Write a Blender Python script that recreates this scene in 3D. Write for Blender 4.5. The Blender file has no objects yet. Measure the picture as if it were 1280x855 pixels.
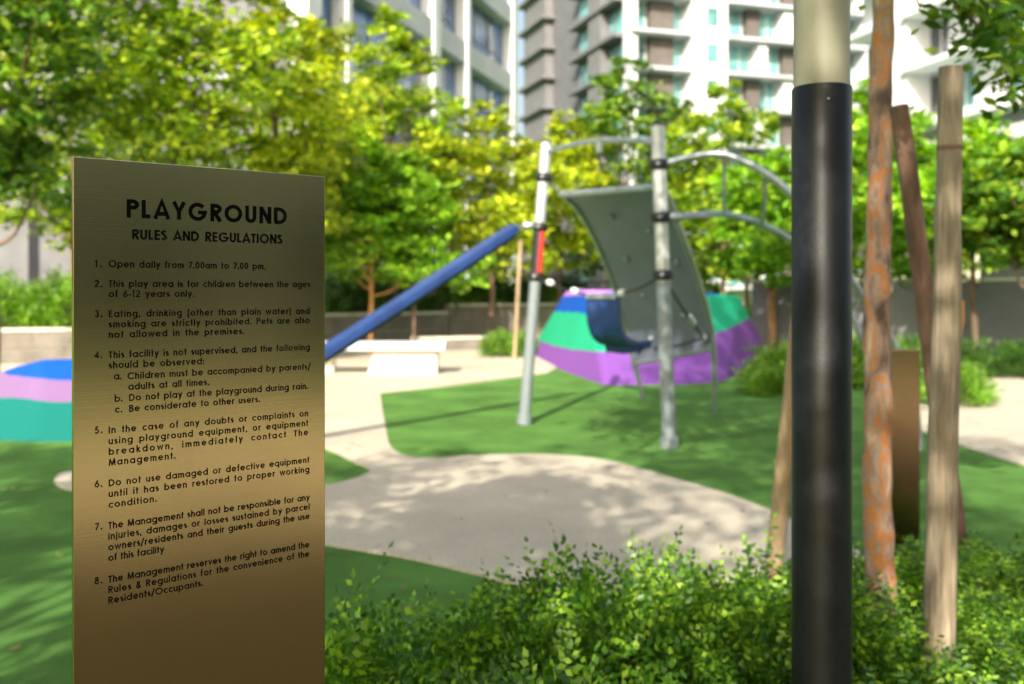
import bpy, math, random
import numpy as np
from mathutils import Vector, Matrix

S = bpy.context.scene
COL = S.collection
F = 1244.4            # focal length in photo pixels (35 mm on a 36 mm wide frame, 1280 px)
HZ = 362.0            # horizon row in the photo
H0 = 1.5              # eye height

# ------------------------------------------------------------------ camera
cam = bpy.data.cameras.new("camera")
camo = bpy.data.objects.new("camera", cam); COL.objects.link(camo)
camo.location = (0, 0, H0); camo.rotation_euler = (math.radians(90), 0, 0)
cam.sensor_width = 36; cam.lens = 35
cam.shift_y = -(427.5 - HZ) / 1280
cam.clip_start = 0.05; cam.clip_end = 3000
cam.dof.use_dof = True; cam.dof.focus_distance = 1.44; cam.dof.aperture_fstop = 4.2
S.camera = camo
# ------------------------------------------------------------------ world + sun
SUN_EL, SUN_AZ = math.radians(31.5), math.radians(195)
W = bpy.data.worlds.new("World"); S.world = W; W.use_nodes = True
nt = W.node_tree; nt.nodes.clear()
sky = nt.nodes.new('ShaderNodeTexSky'); sky.sky_type = 'NISHITA'; sky.sun_disc = False
sky.sun_elevation = SUN_EL; sky.sun_rotation = SUN_AZ; sky.dust_density = 6.0; sky.air_density = 1.3
bg = nt.nodes.new('ShaderNodeBackground'); bg.inputs[1].default_value = 0.15
wo = nt.nodes.new('ShaderNodeOutputWorld')
nt.links.new(sky.outputs[0], bg.inputs[0]); nt.links.new(bg.outputs[0], wo.inputs[0])
sl = bpy.data.lights.new("sun", 'SUN'); sl.energy = 5.0; sl.angle = math.radians(0.53); sl.color = (1, .92, .77)
so = bpy.data.objects.new("sun", sl); COL.objects.link(so); so.location = (-8, -25, 20)
SD = Vector((math.sin(SUN_AZ) * math.cos(SUN_EL), math.cos(SUN_AZ) * math.cos(SUN_EL), math.sin(SUN_EL)))
so.rotation_euler = (-SD).to_track_quat('-Z', 'Y').to_euler()
S.view_settings.view_transform = 'Standard'; S.view_settings.look = 'None'
S.view_settings.exposure = 0.85; S.view_settings.gamma = 1.0
S.render.engine = 'CYCLES'

# ------------------------------------------------------------------ helpers
def P(px, py, Z):
    return Vector(((px - 640) / F * Z, Z, H0 + (HZ - py) / F * Z))
def G(px, py, h=0.0):
    Z = (H0 - h) * F / (py - HZ)
    return Vector(((px - 640) / F * Z, Z, h))

def tag(o, label=None, cat=None, group=None, kind=None):
    if label: o['label'] = label
    if cat: o['category'] = cat
    if group: o['group'] = group
    if kind: o['kind'] = kind
    return o

def thing(name, loc, label, cat, group=None):
    o = bpy.data.objects.new(name, None); COL.objects.link(o)
    o.location = loc; o.empty_display_size = .2
    o['label'] = label; o['category'] = cat
    if group: o['group'] = group
    return o

def rootof(o):
    while o.parent: o = o.parent
    return o

class MB:
    """collects geometry in world coordinates"""
    def __init__(s): s.v = []; s.f = []; s.sm = []
    def add(s, vs, fs, smooth=False):
        b = len(s.v); s.v += [tuple(v) for v in vs]
        s.f += [tuple(b + i for i in f) for f in fs]; s.sm += [smooth] * len(fs)
        return s
    def box(s, a, b):
        x0, y0, z0 = a; x1, y1, z1 = b
        vs = [(x0,y0,z0),(x1,y0,z0),(x1,y1,z0),(x0,y1,z0),(x0,y0,z1),(x1,y0,z1),(x1,y1,z1),(x0,y1,z1)]
        return s.add(vs, [(0,3,2,1),(4,5,6,7),(0,1,5,4),(1,2,6,5),(2,3,7,6),(3,0,4,7)])
    def obox(s, O, u, n, u0, u1, z0, z1, d0, d1):
        """box in a facade frame: along u, up, out along n"""
        O = Vector(O); u = Vector(u); n = Vector(n); k = Vector((0, 0, 1))
        vs = [O + u*a + n*d + k*z for z in (z0, z1) for a, d in ((u0,d1),(u1,d1),(u1,d0),(u0,d0))]
        return s.add(vs, [(0,3,2,1),(4,5,6,7),(0,1,5,4),(1,2,6,5),(2,3,7,6),(3,0,4,7)])
    def prism(s, poly, z0, z1):
        n = len(poly)
        vs = [(p[0], p[1], z0) for p in poly] + [(p[0], p[1], z1) for p in poly]
        fs = [tuple(range(n, 2*n)), tuple(range(n-1, -1, -1))] + [(i, (i+1) % n, n+(i+1) % n, n+i) for i in range(n)]
        return s.add(vs, fs)
    def tube(s, pts, rad, n=12, caps=True, squash=None):
        pts = [Vector(p) for p in pts]
        if not hasattr(rad, '__len__'): rad = [rad]*len(pts)
        ref = None; vs = []
        for i, p in enumerate(pts):
            t = (pts[min(i+1, len(pts)-1)] - pts[max(i-1, 0)]).normalized()
            if ref is None:
                ref = Vector((1, 0, 0)) if abs(t.x) < .9 else Vector((0, 1, 0))
            a = (ref - t*ref.dot(t)).normalized(); ref = a; b = t.cross(a)
            for k in range(n):
                w = 2*math.pi*k/n
                vs.append(p + (a*math.cos(w) + b*math.sin(w)*(squash or 1))*rad[i])
        fs = [(i*n+k, i*n+(k+1) % n, (i+1)*n+(k+1) % n, (i+1)*n+k) for i in range(len(pts)-1) for k in range(n)]
        s.add(vs, fs, True)
        if caps:
            m = len(pts)
            s.add([vs[k] for k in range(n)], [tuple(range(n-1, -1, -1))])
            s.add([vs[(m-1)*n+k] for k in range(n)], [tuple(range(n))])
        return s
    def ball(s, c, r, nu=12, nv=8, sc=(1,1,1)):
        vs = []; c = Vector(c)
        for j in range(nv+1):
            ph = math.pi*j/nv
            for i in range(nu):
                th = 2*math.pi*i/nu
                vs.append(c + Vector((math.sin(ph)*math.cos(th)*sc[0], math.sin(ph)*math.sin(th)*sc[1], math.cos(ph)*sc[2]))*r)
        fs = [(j*nu+i, (j+1)*nu+i, (j+1)*nu+(i+1) % nu, j*nu+(i+1) % nu) for j in range(nv) for i in range(nu)]
        return s.add(vs, fs, True)
    def build(s, name, mat, parent=None, bevel=0, seg=2, kind=None):
        off = rootof(parent).location.copy() if parent else Vector((0, 0, 0))
        me = bpy.data.meshes.new(name)
        me.from_pydata([(v[0]-off.x, v[1]-off.y, v[2]-off.z) for v in s.v], [], s.f)
        me.polygons.foreach_set('use_smooth', s.sm); me.materials.append(mat); me.update()
        o = bpy.data.objects.new(name, me); COL.objects.link(o)
        if parent: o.parent = parent
        if bevel:
            m = o.modifiers.new('bevel', 'BEVEL'); m.width = bevel; m.segments = seg; m.limit_method = 'ANGLE'; m.angle_limit = .6
        if kind: o['kind'] = kind
        return o

def spline(pts, n=6):
    """Catmull-Rom through pts"""
    p = [Vector(q) for q in pts]; p = [2*p[0]-p[1]] + p + [2*p[-1]-p[-2]]
    out = []
    for i in range(1, len(p)-2):
        for k in range(n):
            t = k/n
            out.append(.5*((2*p[i]) + (p[i+1]-p[i-1])*t + (2*p[i-1]-5*p[i]+4*p[i+1]-p[i+2])*t*t + (3*p[i]-p[i-1]-3*p[i+1]+p[i+2])*t**3))
    out.append(p[-2]); return out

# ------------------------------------------------------------------ materials
def new_mat(name):
    m = bpy.data.materials.new(name); m.use_nodes = True
    return m, m.node_tree, m.node_tree.nodes['Principled BSDF']

def mat(name, col, rough=.6, metal=0, var=.15, scale=8, bump=0, bscale=None, spec=.5, col2=None, coat=0, stretch=None, fine=None):
    """base colour varied by two octaves of noise, optional bump"""
    m, t, p = new_mat(name)
    N = t.nodes.new; L = t.links.new
    tc = N('ShaderNodeTexCoord'); mp = N('ShaderNodeMapping'); L(tc.outputs['Object'], mp.inputs[0])
    if stretch: mp.inputs['Scale'].default_value = stretch
    no = N('ShaderNodeTexNoise'); no.inputs['Scale'].default_value = scale; no.inputs['Detail'].default_value = 6; no.inputs['Roughness'].default_value = .65
    L(mp.outputs[0], no.inputs['Vector'])
    cr = N('ShaderNodeValToRGB'); L(no.outputs['Fac'], cr.inputs[0])
    c2 = col2 or tuple(max(0, c*(1-var*2)) for c in col)
    c1 = tuple(min(1, c*(1+var)) for c in col)
    cr.color_ramp.elements[0].position = .32; cr.color_ramp.elements[1].position = .68
    cr.color_ramp.elements[0].color = (*c2, 1); cr.color_ramp.elements[1].color = (*c1, 1)
    out = cr.outputs[0]
    if fine:
        n2 = N('ShaderNodeTexNoise'); n2.inputs['Scale'].default_value = fine; n2.inputs['Detail'].default_value = 3
        L(mp.outputs[0], n2.inputs['Vector'])
        mr = N('ShaderNodeMapRange'); mr.inputs[1].default_value = .35; mr.inputs[2].default_value = .65; mr.inputs[3].default_value = .72; mr.inputs[4].default_value = 1.25
        L(n2.outputs['Fac'], mr.inputs[0])
        mx = N('ShaderNodeMix'); mx.data_type = 'RGBA'; mx.blend_type = 'MULTIPLY'; mx.inputs[0].default_value = 1
        L(out, mx.inputs[6]); L(mr.outputs[0], mx.inputs[7]); out = mx.outputs[2]
    L(out, p.inputs['Base Color'])
    p.inputs['Metallic'].default_value = metal; p.inputs['Specular IOR Level'].default_value = spec
    p.inputs['Coat Weight'].default_value = coat
    rr = N('ShaderNodeMapRange'); rr.inputs[3].default_value = max(.03, rough-.08); rr.inputs[4].default_value = min(1, rough+.1)
    L(no.outputs['Fac'], rr.inputs[0]); L(rr.outputs[0], p.inputs['Roughness'])
    if bump:
        n3 = N('ShaderNodeTexNoise'); n3.inputs['Scale'].default_value = bscale or scale*6; n3.inputs['Detail'].default_value = 4
        L(mp.outputs[0], n3.inputs['Vector'])
        b = N('ShaderNodeBump'); b.inputs['Strength'].default_value = bump; b.inputs['Distance'].default_value = .02
        L(n3.outputs['Fac'], b.inputs['Height']); L(b.outputs[0], p.inputs['Normal'])
    return m

def leaf_mat(name, ca, cb, cc, trans=.35):
    m, t, p = new_mat(name); N = t.nodes.new; L = t.links.new
    g = N('ShaderNodeNewGeometry'); cr = N('ShaderNodeValToRGB'); L(g.outputs['Random Per Island'], cr.inputs[0])
    e = cr.color_ramp.elements; e[0].color = (*ca, 1); e[1].color = (*cc, 1); k = e.new(.55); k.color = (*cb, 1)
    tc = N('ShaderNodeTexCoord'); no = N('ShaderNodeTexNoise'); no.inputs['Scale'].default_value = 1.1; L(tc.outputs['Object'], no.inputs['Vector'])
    mr = N('ShaderNodeMapRange'); mr.inputs[1].default_value = .3; mr.inputs[2].default_value = .7; mr.inputs[3].default_value = .5; mr.inputs[4].default_value = 1.4
    L(no.outputs['Fac'], mr.inputs[0])
    mx = N('ShaderNodeMix'); mx.data_type = 'RGBA'; mx.blend_type = 'MULTIPLY'; mx.inputs[0].default_value = 1
    L(cr.outputs[0], mx.inputs[6]); L(mr.outputs[0], mx.inputs[7])
    L(mx.outputs[2], p.inputs['Base Color']); p.inputs['Roughness'].default_value = .42
    tr = N('ShaderNodeBsdfTranslucent')
    hs = N('ShaderNodeHueSaturation'); hs.inputs['Hue'].default_value = .485; hs.inputs['Saturation'].default_value = 1.1; hs.inputs['Value'].default_value = 1.6
    L(mx.outputs[2], hs.inputs['Color']); L(hs.outputs[0], tr.inputs[0])
    ms = N('ShaderNodeMixShader'); ms.inputs[0].default_value = trans
    L(p.outputs[0], ms.inputs[1]); L(tr.outputs[0], ms.inputs[2])
    L(ms.outputs[0], t.nodes['Material Output'].inputs['Surface'])
    return m

M = {}
M['turf'] = mat('turf', (.13, .30, .06), .9, var=.2, scale=1.3, bump=.9, bscale=260, fine=180, spec=.15)
M['paving'] = mat('paving', (.52, .465, .37), .85, var=.09, scale=.9, bump=.25, bscale=120, fine=90, spec=.2)
M['soil'] = mat('soil', (.09, .06, .035), .95, var=.3, scale=14, bump=.9, bscale=60, spec=.1)
M['mulch'] = mat('mulch', (.22, .165, .10), .95, var=.3, scale=14, bump=.9, bscale=60, spec=.1)
M['stone'] = mat('stone', (.19, .175, .155), .8, var=.14, scale=2.2, bump=.3, bscale=60, fine=40, spec=.25)
M['concrete'] = mat('concrete', (.62, .58, .50), .75, var=.08, scale=3, bump=.2, bscale=70, spec=.3)
M['white_paint'] = mat('white_paint', (.70, .72, .76), .6, var=.05, scale=.7, spec=.3)
M['grey_render'] = mat('grey_render', (.46, .475, .52), .7, var=.07, scale=.8, spec=.3)
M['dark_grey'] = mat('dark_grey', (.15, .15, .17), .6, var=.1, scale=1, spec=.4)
M['brown_panel'] = mat('brown_panel', (.13, .115, .11), .65, var=.1, scale=1.5, spec=.3)
M['blue_glass'] = mat('blue_glass', (.11, .22, .50), .12, var=.5, scale=.35, spec=.8)
M['shade_grey'] = mat('shaded_side_grey', (.17, .17, .185), .7, var=.08, scale=.8, spec=.3)  # grey darkened to paint shade onto the tower's side slabs and panels
M['teal_glass'] = mat('teal_glass', (.15, .38, .38), .16, var=.4, scale=.25, spec=1.0)
M['dark_glass'] = mat('dark_glass', (.025, .04, .055), .1, var=.4, scale=.3, spec=1.0)
M['window_frame'] = mat('window_frame', (.16, .18, .22), .4, var=.1, spec=.5)
M['white_frame'] = mat('white_frame', (.7, .7, .7), .5, var=.05, spec=.5)
M['bark'] = mat('bark', (.20, .13, .085), .9, var=.3, scale=5, bump=.8, bscale=30, stretch=(1, 1, .25))
M['stake_wood'] = mat('stake_wood', (.40, .29, .17), .8, var=.25, scale=9, bump=.5, bscale=40, stretch=(1, 1, .12))
M['orange_wood'] = mat('orange_wood', (.55, .27, .09), .8, var=.2, scale=9, bump=.5, bscale=40, stretch=(1, 1, .12))
M['steel'] = mat('galvanised_steel', (.42, .46, .49), .36, metal=.8, var=.08, scale=9, spec=.5)
M['post_steel'] = mat('highlit_post_steel', (.62, .64, .67), .3, metal=.45, var=.02, scale=9)  # brighter tone paints in the highlights on the upper posts
M['grey_steel'] = mat('grey_powder_steel', (.24, .28, .31), .35, metal=.3, var=.02, scale=9)
M['black'] = mat('black_plastic', (.018, .018, .02), .4, var=.2, scale=20)
M['red'] = mat('red_plastic', (.55, .03, .025), .4, var=.1)
M['navy'] = mat('navy_plastic', (.014, .048, .18), .35, var=.15, scale=4)
M['slide_blue'] = mat('slide_blue', (.022, .055, .20), .4, var=.15, scale=4)
M['panel'] = mat('grey_panel', (.17, .18, .29), .45, var=.08, scale=3)
M['pole_black'] = mat('pole_black_sleeve', (.008, .009, .012), .42, spec=.35, var=.25, scale=5, fine=60, bump=.04, bscale=200)
M['pole_beige'] = mat('pole_beige_paint', (.30, .285, .215), .5, var=.06, scale=6, bump=.05, bscale=150)
M['ink'] = mat('black_ink', (.004, .004, .004), .85, var=.1, spec=.05)
M['leaf_a'] = leaf_mat('leaf_yellow_green', (.08, .17, .012), (.25, .42, .025), (.56, .64, .05), .34)
M['leaf_b'] = leaf_mat('leaf_fresh_green', (.06, .17, .014), (.18, .40, .022), (.46, .66, .05), .34)
M['leaf_c'] = leaf_mat('leaf_dark_green', (.04, .11, .016), (.10, .24, .02), (.36, .48, .04), .3)
M['leaf_gold'] = leaf_mat('leaf_golden', (.13, .22, .014), (.36, .49, .025), (.66, .66, .05), .36)
M['leaf_bush'] = leaf_mat('leaf_bush', (.035, .11, .016), (.10, .26, .022), (.38, .60, .055), .34)
M['leaf_hedge'] = leaf_mat('leaf_hedge', (.02, .08, .012), (.045, .13, .015), (.12, .24, .025), .25)

def brass_mat(name, tint=(.52, .41, .215)):
    m, t, p = new_mat(name); N = t.nodes.new; L = t.links.new
    tc = N('ShaderNodeTexCoord'); mp = N('ShaderNodeMapping'); L(tc.outputs['Object'], mp.inputs[0])
    mp.inputs['Scale'].default_value = (1.5, 1.5, 500)
    no = N('ShaderNodeTexNoise'); no.inputs['Scale'].default_value = 2.0; no.inputs['Detail'].default_value = 3
    L(mp.outputs[0], no.inputs['Vector'])
    mr = N('ShaderNodeMapRange'); mr.inputs[3].default_value = .93; mr.inputs[4].default_value = 1.07; L(no.outputs['Fac'], mr.inputs[0])
    mx = N('ShaderNodeMix'); mx.data_type = 'RGBA'; mx.blend_type = 'MULTIPLY'; mx.inputs[0].default_value = 1
    mx.inputs[6].default_value = (*tint, 1); L(mr.outputs[0], mx.inputs[7]); L(mx.outputs[2], p.inputs['Base Color'])
    p.inputs['Metallic'].default_value = 1; p.inputs['Roughness'].default_value = .3
    n2 = N('ShaderNodeTexNoise'); n2.inputs['Scale'].default_value = 3; L(tc.outputs['Object'], n2.inputs['Vector'])
    r2 = N('ShaderNodeMapRange'); r2.inputs[3].default_value = .15; r2.inputs[4].default_value = .22; L(n2.outputs['Fac'], r2.inputs[0]); L(r2.outputs[0], p.inputs['Roughness'])
    b = N('ShaderNodeBump'); b.inputs['Strength'].default_value = .04; b.inputs['Distance'].default_value = .001
    L(no.outputs['Fac'], b.inputs['Height']); L(b.outputs[0], p.inputs['Normal'])
    return m
M['brass'] = brass_mat('brushed_brass')
M['brass_dark'] = brass_mat('dull_brass', (.40, .26, .16))

def peel_bark():
    m, t, p = new_mat('peeling_orange_bark'); N = t.nodes.new; L = t.links.new
    tc = N('ShaderNodeTexCoord'); mp = N('ShaderNodeMapping'); L(tc.outputs['Object'], mp.inputs[0]); mp.inputs['Scale'].default_value = (1, 1, .38)
    n = N('ShaderNodeTexNoise'); n.inputs['Scale'].default_value = 16; n.inputs['Detail'].default_value = 5; n.inputs['Distortion'].default_value = .25
    L(mp.outputs[0], n.inputs['Vector'])
    cr = N('ShaderNodeValToRGB'); L(n.outputs['Fac'], cr.inputs[0]); e = cr.color_ramp.elements
    e[0].position = .33; e[0].color = (.09, .055, .045, 1); e[1].position = .68; e[1].color = (.55, .43, .34, 1)
    for ps, c in ((.42, (.27, .17, .13, 1)), (.46, (.34, .25, .21, 1)), (.485, (.44, .17, .055, 1)), (.53, (.50, .22, .08, 1)), (.55, (.30, .22, .19, 1)), (.60, (.40, .31, .27, 1)), (.615, (.52, .26, .11, 1))):
        k = e.new(ps); k.color = c
    L(cr.outputs[0], p.inputs['Base Color']); p.inputs['Roughness'].default_value = .75
    b = N('ShaderNodeBump'); b.inputs['Strength'].default_value = .8; b.inputs['Distance'].default_value = .01
    L(n.outputs['Fac'], b.inputs['Height']); L(b.outputs[0], p.inputs['Normal'])
    return m
M['peel_bark'] = peel_bark()

def band_mat(name, bands, tilt=(0, 0)):
    """rubber surface laid in coloured contour bands: bands = [(z, colour)...] lowest first"""
    m, t, p = new_mat(name); N = t.nodes.new; L = t.links.new
    tc = N('ShaderNodeTexCoord'); sp = N('ShaderNodeSeparateXYZ'); L(tc.outputs['Object'], sp.inputs[0])
    n = N('ShaderNodeTexNoise'); n.inputs['Scale'].default_value = 1.2; L(tc.outputs['Object'], n.inputs['Vector'])
    a = N('ShaderNodeMath'); a.operation = 'MULTIPLY_ADD'; L(sp.outputs['X'], a.inputs[0]); a.inputs[1].default_value = tilt[0]; L(sp.outputs['Z'], a.inputs[2])
    b = N('ShaderNodeMath'); b.operation = 'MULTIPLY_ADD'; L(n.outputs['Fac'], b.inputs[0]); b.inputs[1].default_value = .12; L(a.outputs[0], b.inputs[2])
    c = N('ShaderNodeMath'); c.operation = 'MULTIPLY_ADD'; L(b.outputs[0], c.inputs[0]); c.inputs[1].default_value = .5; c.inputs[2].default_value = tilt[1] - .03
    cr = N('ShaderNodeValToRGB'); cr.color_ramp.interpolation = 'CONSTANT'; L(c.outputs[0], cr.inputs[0])
    e = cr.color_ramp.elements; e[0].position = 0; e[0].color = (*bands[0][1], 1); e[1].position = bands[1][0]*.5; e[1].color = (*bands[1][1], 1)
    for z, col in bands[2:]:
        k = e.new(z*.5); k.color = (*col, 1)
    f = N('ShaderNodeTexNoise'); f.inputs['Scale'].default_value = 150; L(tc.outputs['Object'], f.inputs['Vector'])
    mr = N('ShaderNodeMapRange'); mr.inputs[3].default_value = .75; mr.inputs[4].default_value = 1.2; L(f.outputs['Fac'], mr.inputs[0])
    mx = N('ShaderNodeMix'); mx.data_type = 'RGBA'; mx.blend_type = 'MULTIPLY'; mx.inputs[0].default_value = 1
    L(cr.outputs[0], mx.inputs[6]); L(mr.outputs[0], mx.inputs[7]); L(mx.outputs[2], p.inputs['Base Color'])
    p.inputs['Roughness'].default_value = .85; p.inputs['Specular IOR Level'].default_value = .2
    bm = N('ShaderNodeBump'); bm.inputs['Strength'].default_value = .4; bm.inputs['Distance'].default_value = .01
    L(f.outputs['Fac'], bm.inputs['Height']); L(bm.outputs[0], p.inputs['Normal'])
    return m

# ------------------------------------------------------------------ ground
def gpoly(pts, n=5, smooth=True):
    w = [G(x, y) for x, y in pts]
    return w
gr = MB(); gr.add([(-400, -400, 0), (400, -400, 0), (400, 900, 0), (-400, 900, 0)], [(0, 1, 2, 3)])
tag(gr.build('ground', M['turf']), 'green artificial turf covering the playground', kind='structure')

def flat(name, pts, z0, z1, m):
    import mathutils
    tri = mathutils.geometry.tessellate_polygon([[Vector((p[0], p[1], 0)) for p in pts]])
    b = MB(); n = len(pts)
    area = sum(pts[i][0]*pts[(i+1) % n][1]-pts[(i+1) % n][0]*pts[i][1] for i in range(n))
    if area < 0: pts = pts[::-1]; tri = mathutils.geometry.tessellate_polygon([[Vector((p[0], p[1], 0)) for p in pts]])
    vs = [(p[0], p[1], z1) for p in pts] + [(p[0], p[1], z0) for p in pts]
    fs = []
    for t in tri:
        a, c, d = [Vector((*pts[i][:2], 0)) for i in t]
        fs.append(tuple(t) if (c-a).cross(d-a).z > 0 else tuple(t[::-1]))
    fs += [(n+i, n+(i+1) % n, (i+1) % n, i) for i in range(n)]
    b.add(vs, fs)
    o = b.build(name, m); o['kind'] = 'structure'; return o

def smooth_px(pts, n=5): return [(v.x, v.y) for v in spline([(x, y, 0) for x, y in pts], n)]
island = smooth_px([(475, 492), (478, 512), (483, 540), (489, 560), (508, 571), (545, 573.5), (600, 570), (650, 569), (700, 570), (750, 575), (800, 587), (850, 601), (900, 616), (950, 634), (1000, 655), (1060, 684), (1130, 722), (1250, 800)])
low = smooth_px([(1000, 860), (860, 800), (760, 765), (700, 748), (640, 731), (580, 715), (500, 697), (408, 682), (300, 662), (200, 640), (120, 620), (80, 611), (68, 602), (80, 592), (120, 590), (200, 596), (300, 603), (400, 607), (440, 600), (460, 592), (461, 587), (440, 577), (408, 562), (330, 535), (250, 512), (170, 490), (90, 478), (0, 474), (-300, 470)])
path = [G(x, y) for x, y in island] + [Vector((4.2, 3.3, 0)), Vector((3.0, 2.6, 0))] + [G(x, y) for x, y in low] + [Vector((-16, 34, 0)), Vector((1.9, 34, 0)), G(700, 425), G(705, 455), G(684, 467), G(560, 483)]
o = flat('paved_path', path, 0.0, .012, M['paving']); tag(o, 'sand coloured paved path curving between the turf areas')
rp = [G(x, y) for x, y in [(1115, 516), (1150, 539), (1185, 552), (1230, 567), (1280, 583), (1400, 625), (1600, 700), (1900, 560), (1400, 476), (1195, 468), (1115, 490)]]
tag(flat('side_path', rp, 0, .012, M['paving']), 'grey paved path beyond the turf at right')
bed = [(.0, 1.85), (-.35, 2.3), (-.55, 2.75), (.1, 3.3), (.7, 3.7), (1.3, 4.3), (2.2, 4.7), (3.3, 4.6), (3.6, 3), (3.2, 1.6), (1.5, 1.5)]
tag(flat('planting_bed', bed, 0, .06, M['soil']), 'soil bed under the foreground bushes')

# ------------------------------------------------------------------ leaves, crowns
def leaf_mesh(name, C, A, B, mat_, fold=.0):
    """C centres, A half length vectors, B half width vectors (numpy n x 3) -> rhombic leaves folded on the midrib"""
    n = len(C); Nn = np.cross(A, B); Nn /= (np.linalg.norm(Nn, axis=1, keepdims=True)+1e-9)
    w = np.linalg.norm(B, axis=1, keepdims=True)
    V = np.empty((n, 4, 3)); V[:, 0] = C-A; V[:, 1] = C+B-A*.1+Nn*w*fold; V[:, 2] = C+A; V[:, 3] = C-B-A*.1+Nn*w*fold
    me = bpy.data.meshes.new(name)
    me.vertices.add(4*n); me.vertices.foreach_set('co', V.ravel())
    if fold:
        idx = np.arange(n)[:, None]*4 + np.array([0, 1, 2, 0, 2, 3]); me.loops.add(6*n); me.loops.foreach_set('vertex_index', idx.ravel().astype(np.int32))
        me.polygons.add(2*n); me.polygons.foreach_set('loop_start', np.arange(2*n, dtype=np.int32)*3)
    else:
        me.loops.add(4*n); me.loops.foreach_set('vertex_index', np.arange(4*n, dtype=np.int32))
        me.polygons.add(n); me.polygons.foreach_set('loop_start', np.arange(n, dtype=np.int32)*4)
    me.materials.append(mat_); me.update(calc_edges=True); me.validate()
    return me

def unit(rs, n):
    v = rs.normal(size=(n, 3)); return v/np.linalg.norm(v, axis=1, keepdims=True)

def leaf_dirs(rs, n, l, wr, up=.55, droop=.25):
    Nn = unit(rs, n)*(1-up) + np.array([0, 0, up]); Nn /= np.linalg.norm(Nn, axis=1, keepdims=True)
    T = unit(rs, n); T[:, 2] -= droop; A = T - Nn*(T*Nn).sum(1, keepdims=True); A /= np.linalg.norm(A, axis=1, keepdims=True)
    B = np.cross(Nn, A); L = l*(.6+.8*rs.random((n, 1)))
    return A*L*.5, B*L*.5*wr

def tree(name, label, base, H, cb, R, leafm, seed, n=9000, leaf=.13, tr=.07, lobes=11, flat_=.62, lean=(0, 0), barkm=None, group=None, cat='tree', trunk_pts=None, squash=1.0, tiers=False, limb0=.45, fat=False):
    rs = np.random.RandomState(seed); rd = random.Random(seed)
    base = Vector(base); root = thing(name, base, label, cat, group)
    cz = (cb+H)/2; hh = (H-cb)/2
    top = Vector((base.x+lean[0], base.y+lean[1], base.z))
    tm = MB()
    if trunk_pts: pts = [Vector(p) for p in trunk_pts]
    else:
        pts = [base + Vector((lean[0]*k/5*.7+rd.uniform(-1, 1)*.05*(k > 0), lean[1]*k/5*.7+rd.uniform(-1, 1)*.05*(k > 0), (cb+hh*.7)*k/5)) for k in range(6)]
    pts = spline(pts, 4); rr = [tr*(1-.55*i/(len(pts)-1))*(1.25 if i == 0 else 1)*(1+.06*math.sin(i*1.9+seed)*(trunk_pts is not None)) for i in range(len(pts))]
    tm.tube(pts, rr, 10)
    Ls = []
    for k in range(lobes):
        t = (k+.5)/lobes
        zz = cb + (H-cb)*t
        prof = math.sin(math.pi*min(1, max(0.0, .16+.84*t)))**.7 if not tiers else (1-.55*t)
        if fat: prof = .8+.2*math.sin(math.pi*t)
        rad = R*prof*rd.uniform(.35, .75); an = k*2.4+rd.uniform(-.5, .5)
        c = top + Vector((math.cos(an)*rad*squash, math.sin(an)*rad, zz))
        lr = R*rd.uniform(.34, .52)*(.6+.5*prof)
        if fat: c = c - top + base + Vector((lean[0]*t, lean[1]*t, 0))
        if t > .85 and not fat: c = top + Vector((rd.uniform(-.15, .15)*R, rd.uniform(-.15, .15)*R, zz)); lr *= .7
        Ls.append((c, lr))
        j = pts[min(len(pts)-1, int(len(pts)*(limb0+(.95-limb0)*t)))]
        mid = (j+c)/2 + Vector((0, 0, -.12*R))
        tm.tube(spline([j, mid, c], 3), [tr*.42, tr*.36, tr*.32, tr*.26, tr*.22, tr*.16, tr*.08], 6, caps=False)
    tm.build('trunk', barkm or M['bark'], root)
    tot = sum(l[1]**2 for l in Ls); CC = []
    for c, lr in Ls:
        nl = int(n*lr*lr/tot); nc = max(6, nl//26)
        d = unit(rs, nc); r = lr*(.45+.6*rs.random((nc, 1))**.6)
        cl = np.array(c) + d*r*np.array([1, 1, flat_])
        ci = rs.randint(0, nc, nl)
        sp = rs.normal(size=(nl, 3))*np.array([1, 1, .45])*max(.11, lr*.17)
        CC.append(cl[ci]+sp)
    C = np.concatenate(CC); A, B = leaf_dirs(rs, len(C), leaf, .55)
    me = leaf_mesh('crown', C-np.array(base), A, B, leafm)
    o = bpy.data.objects.new('crown', me); COL.objects.link(o); o.parent = root
    return root

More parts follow.
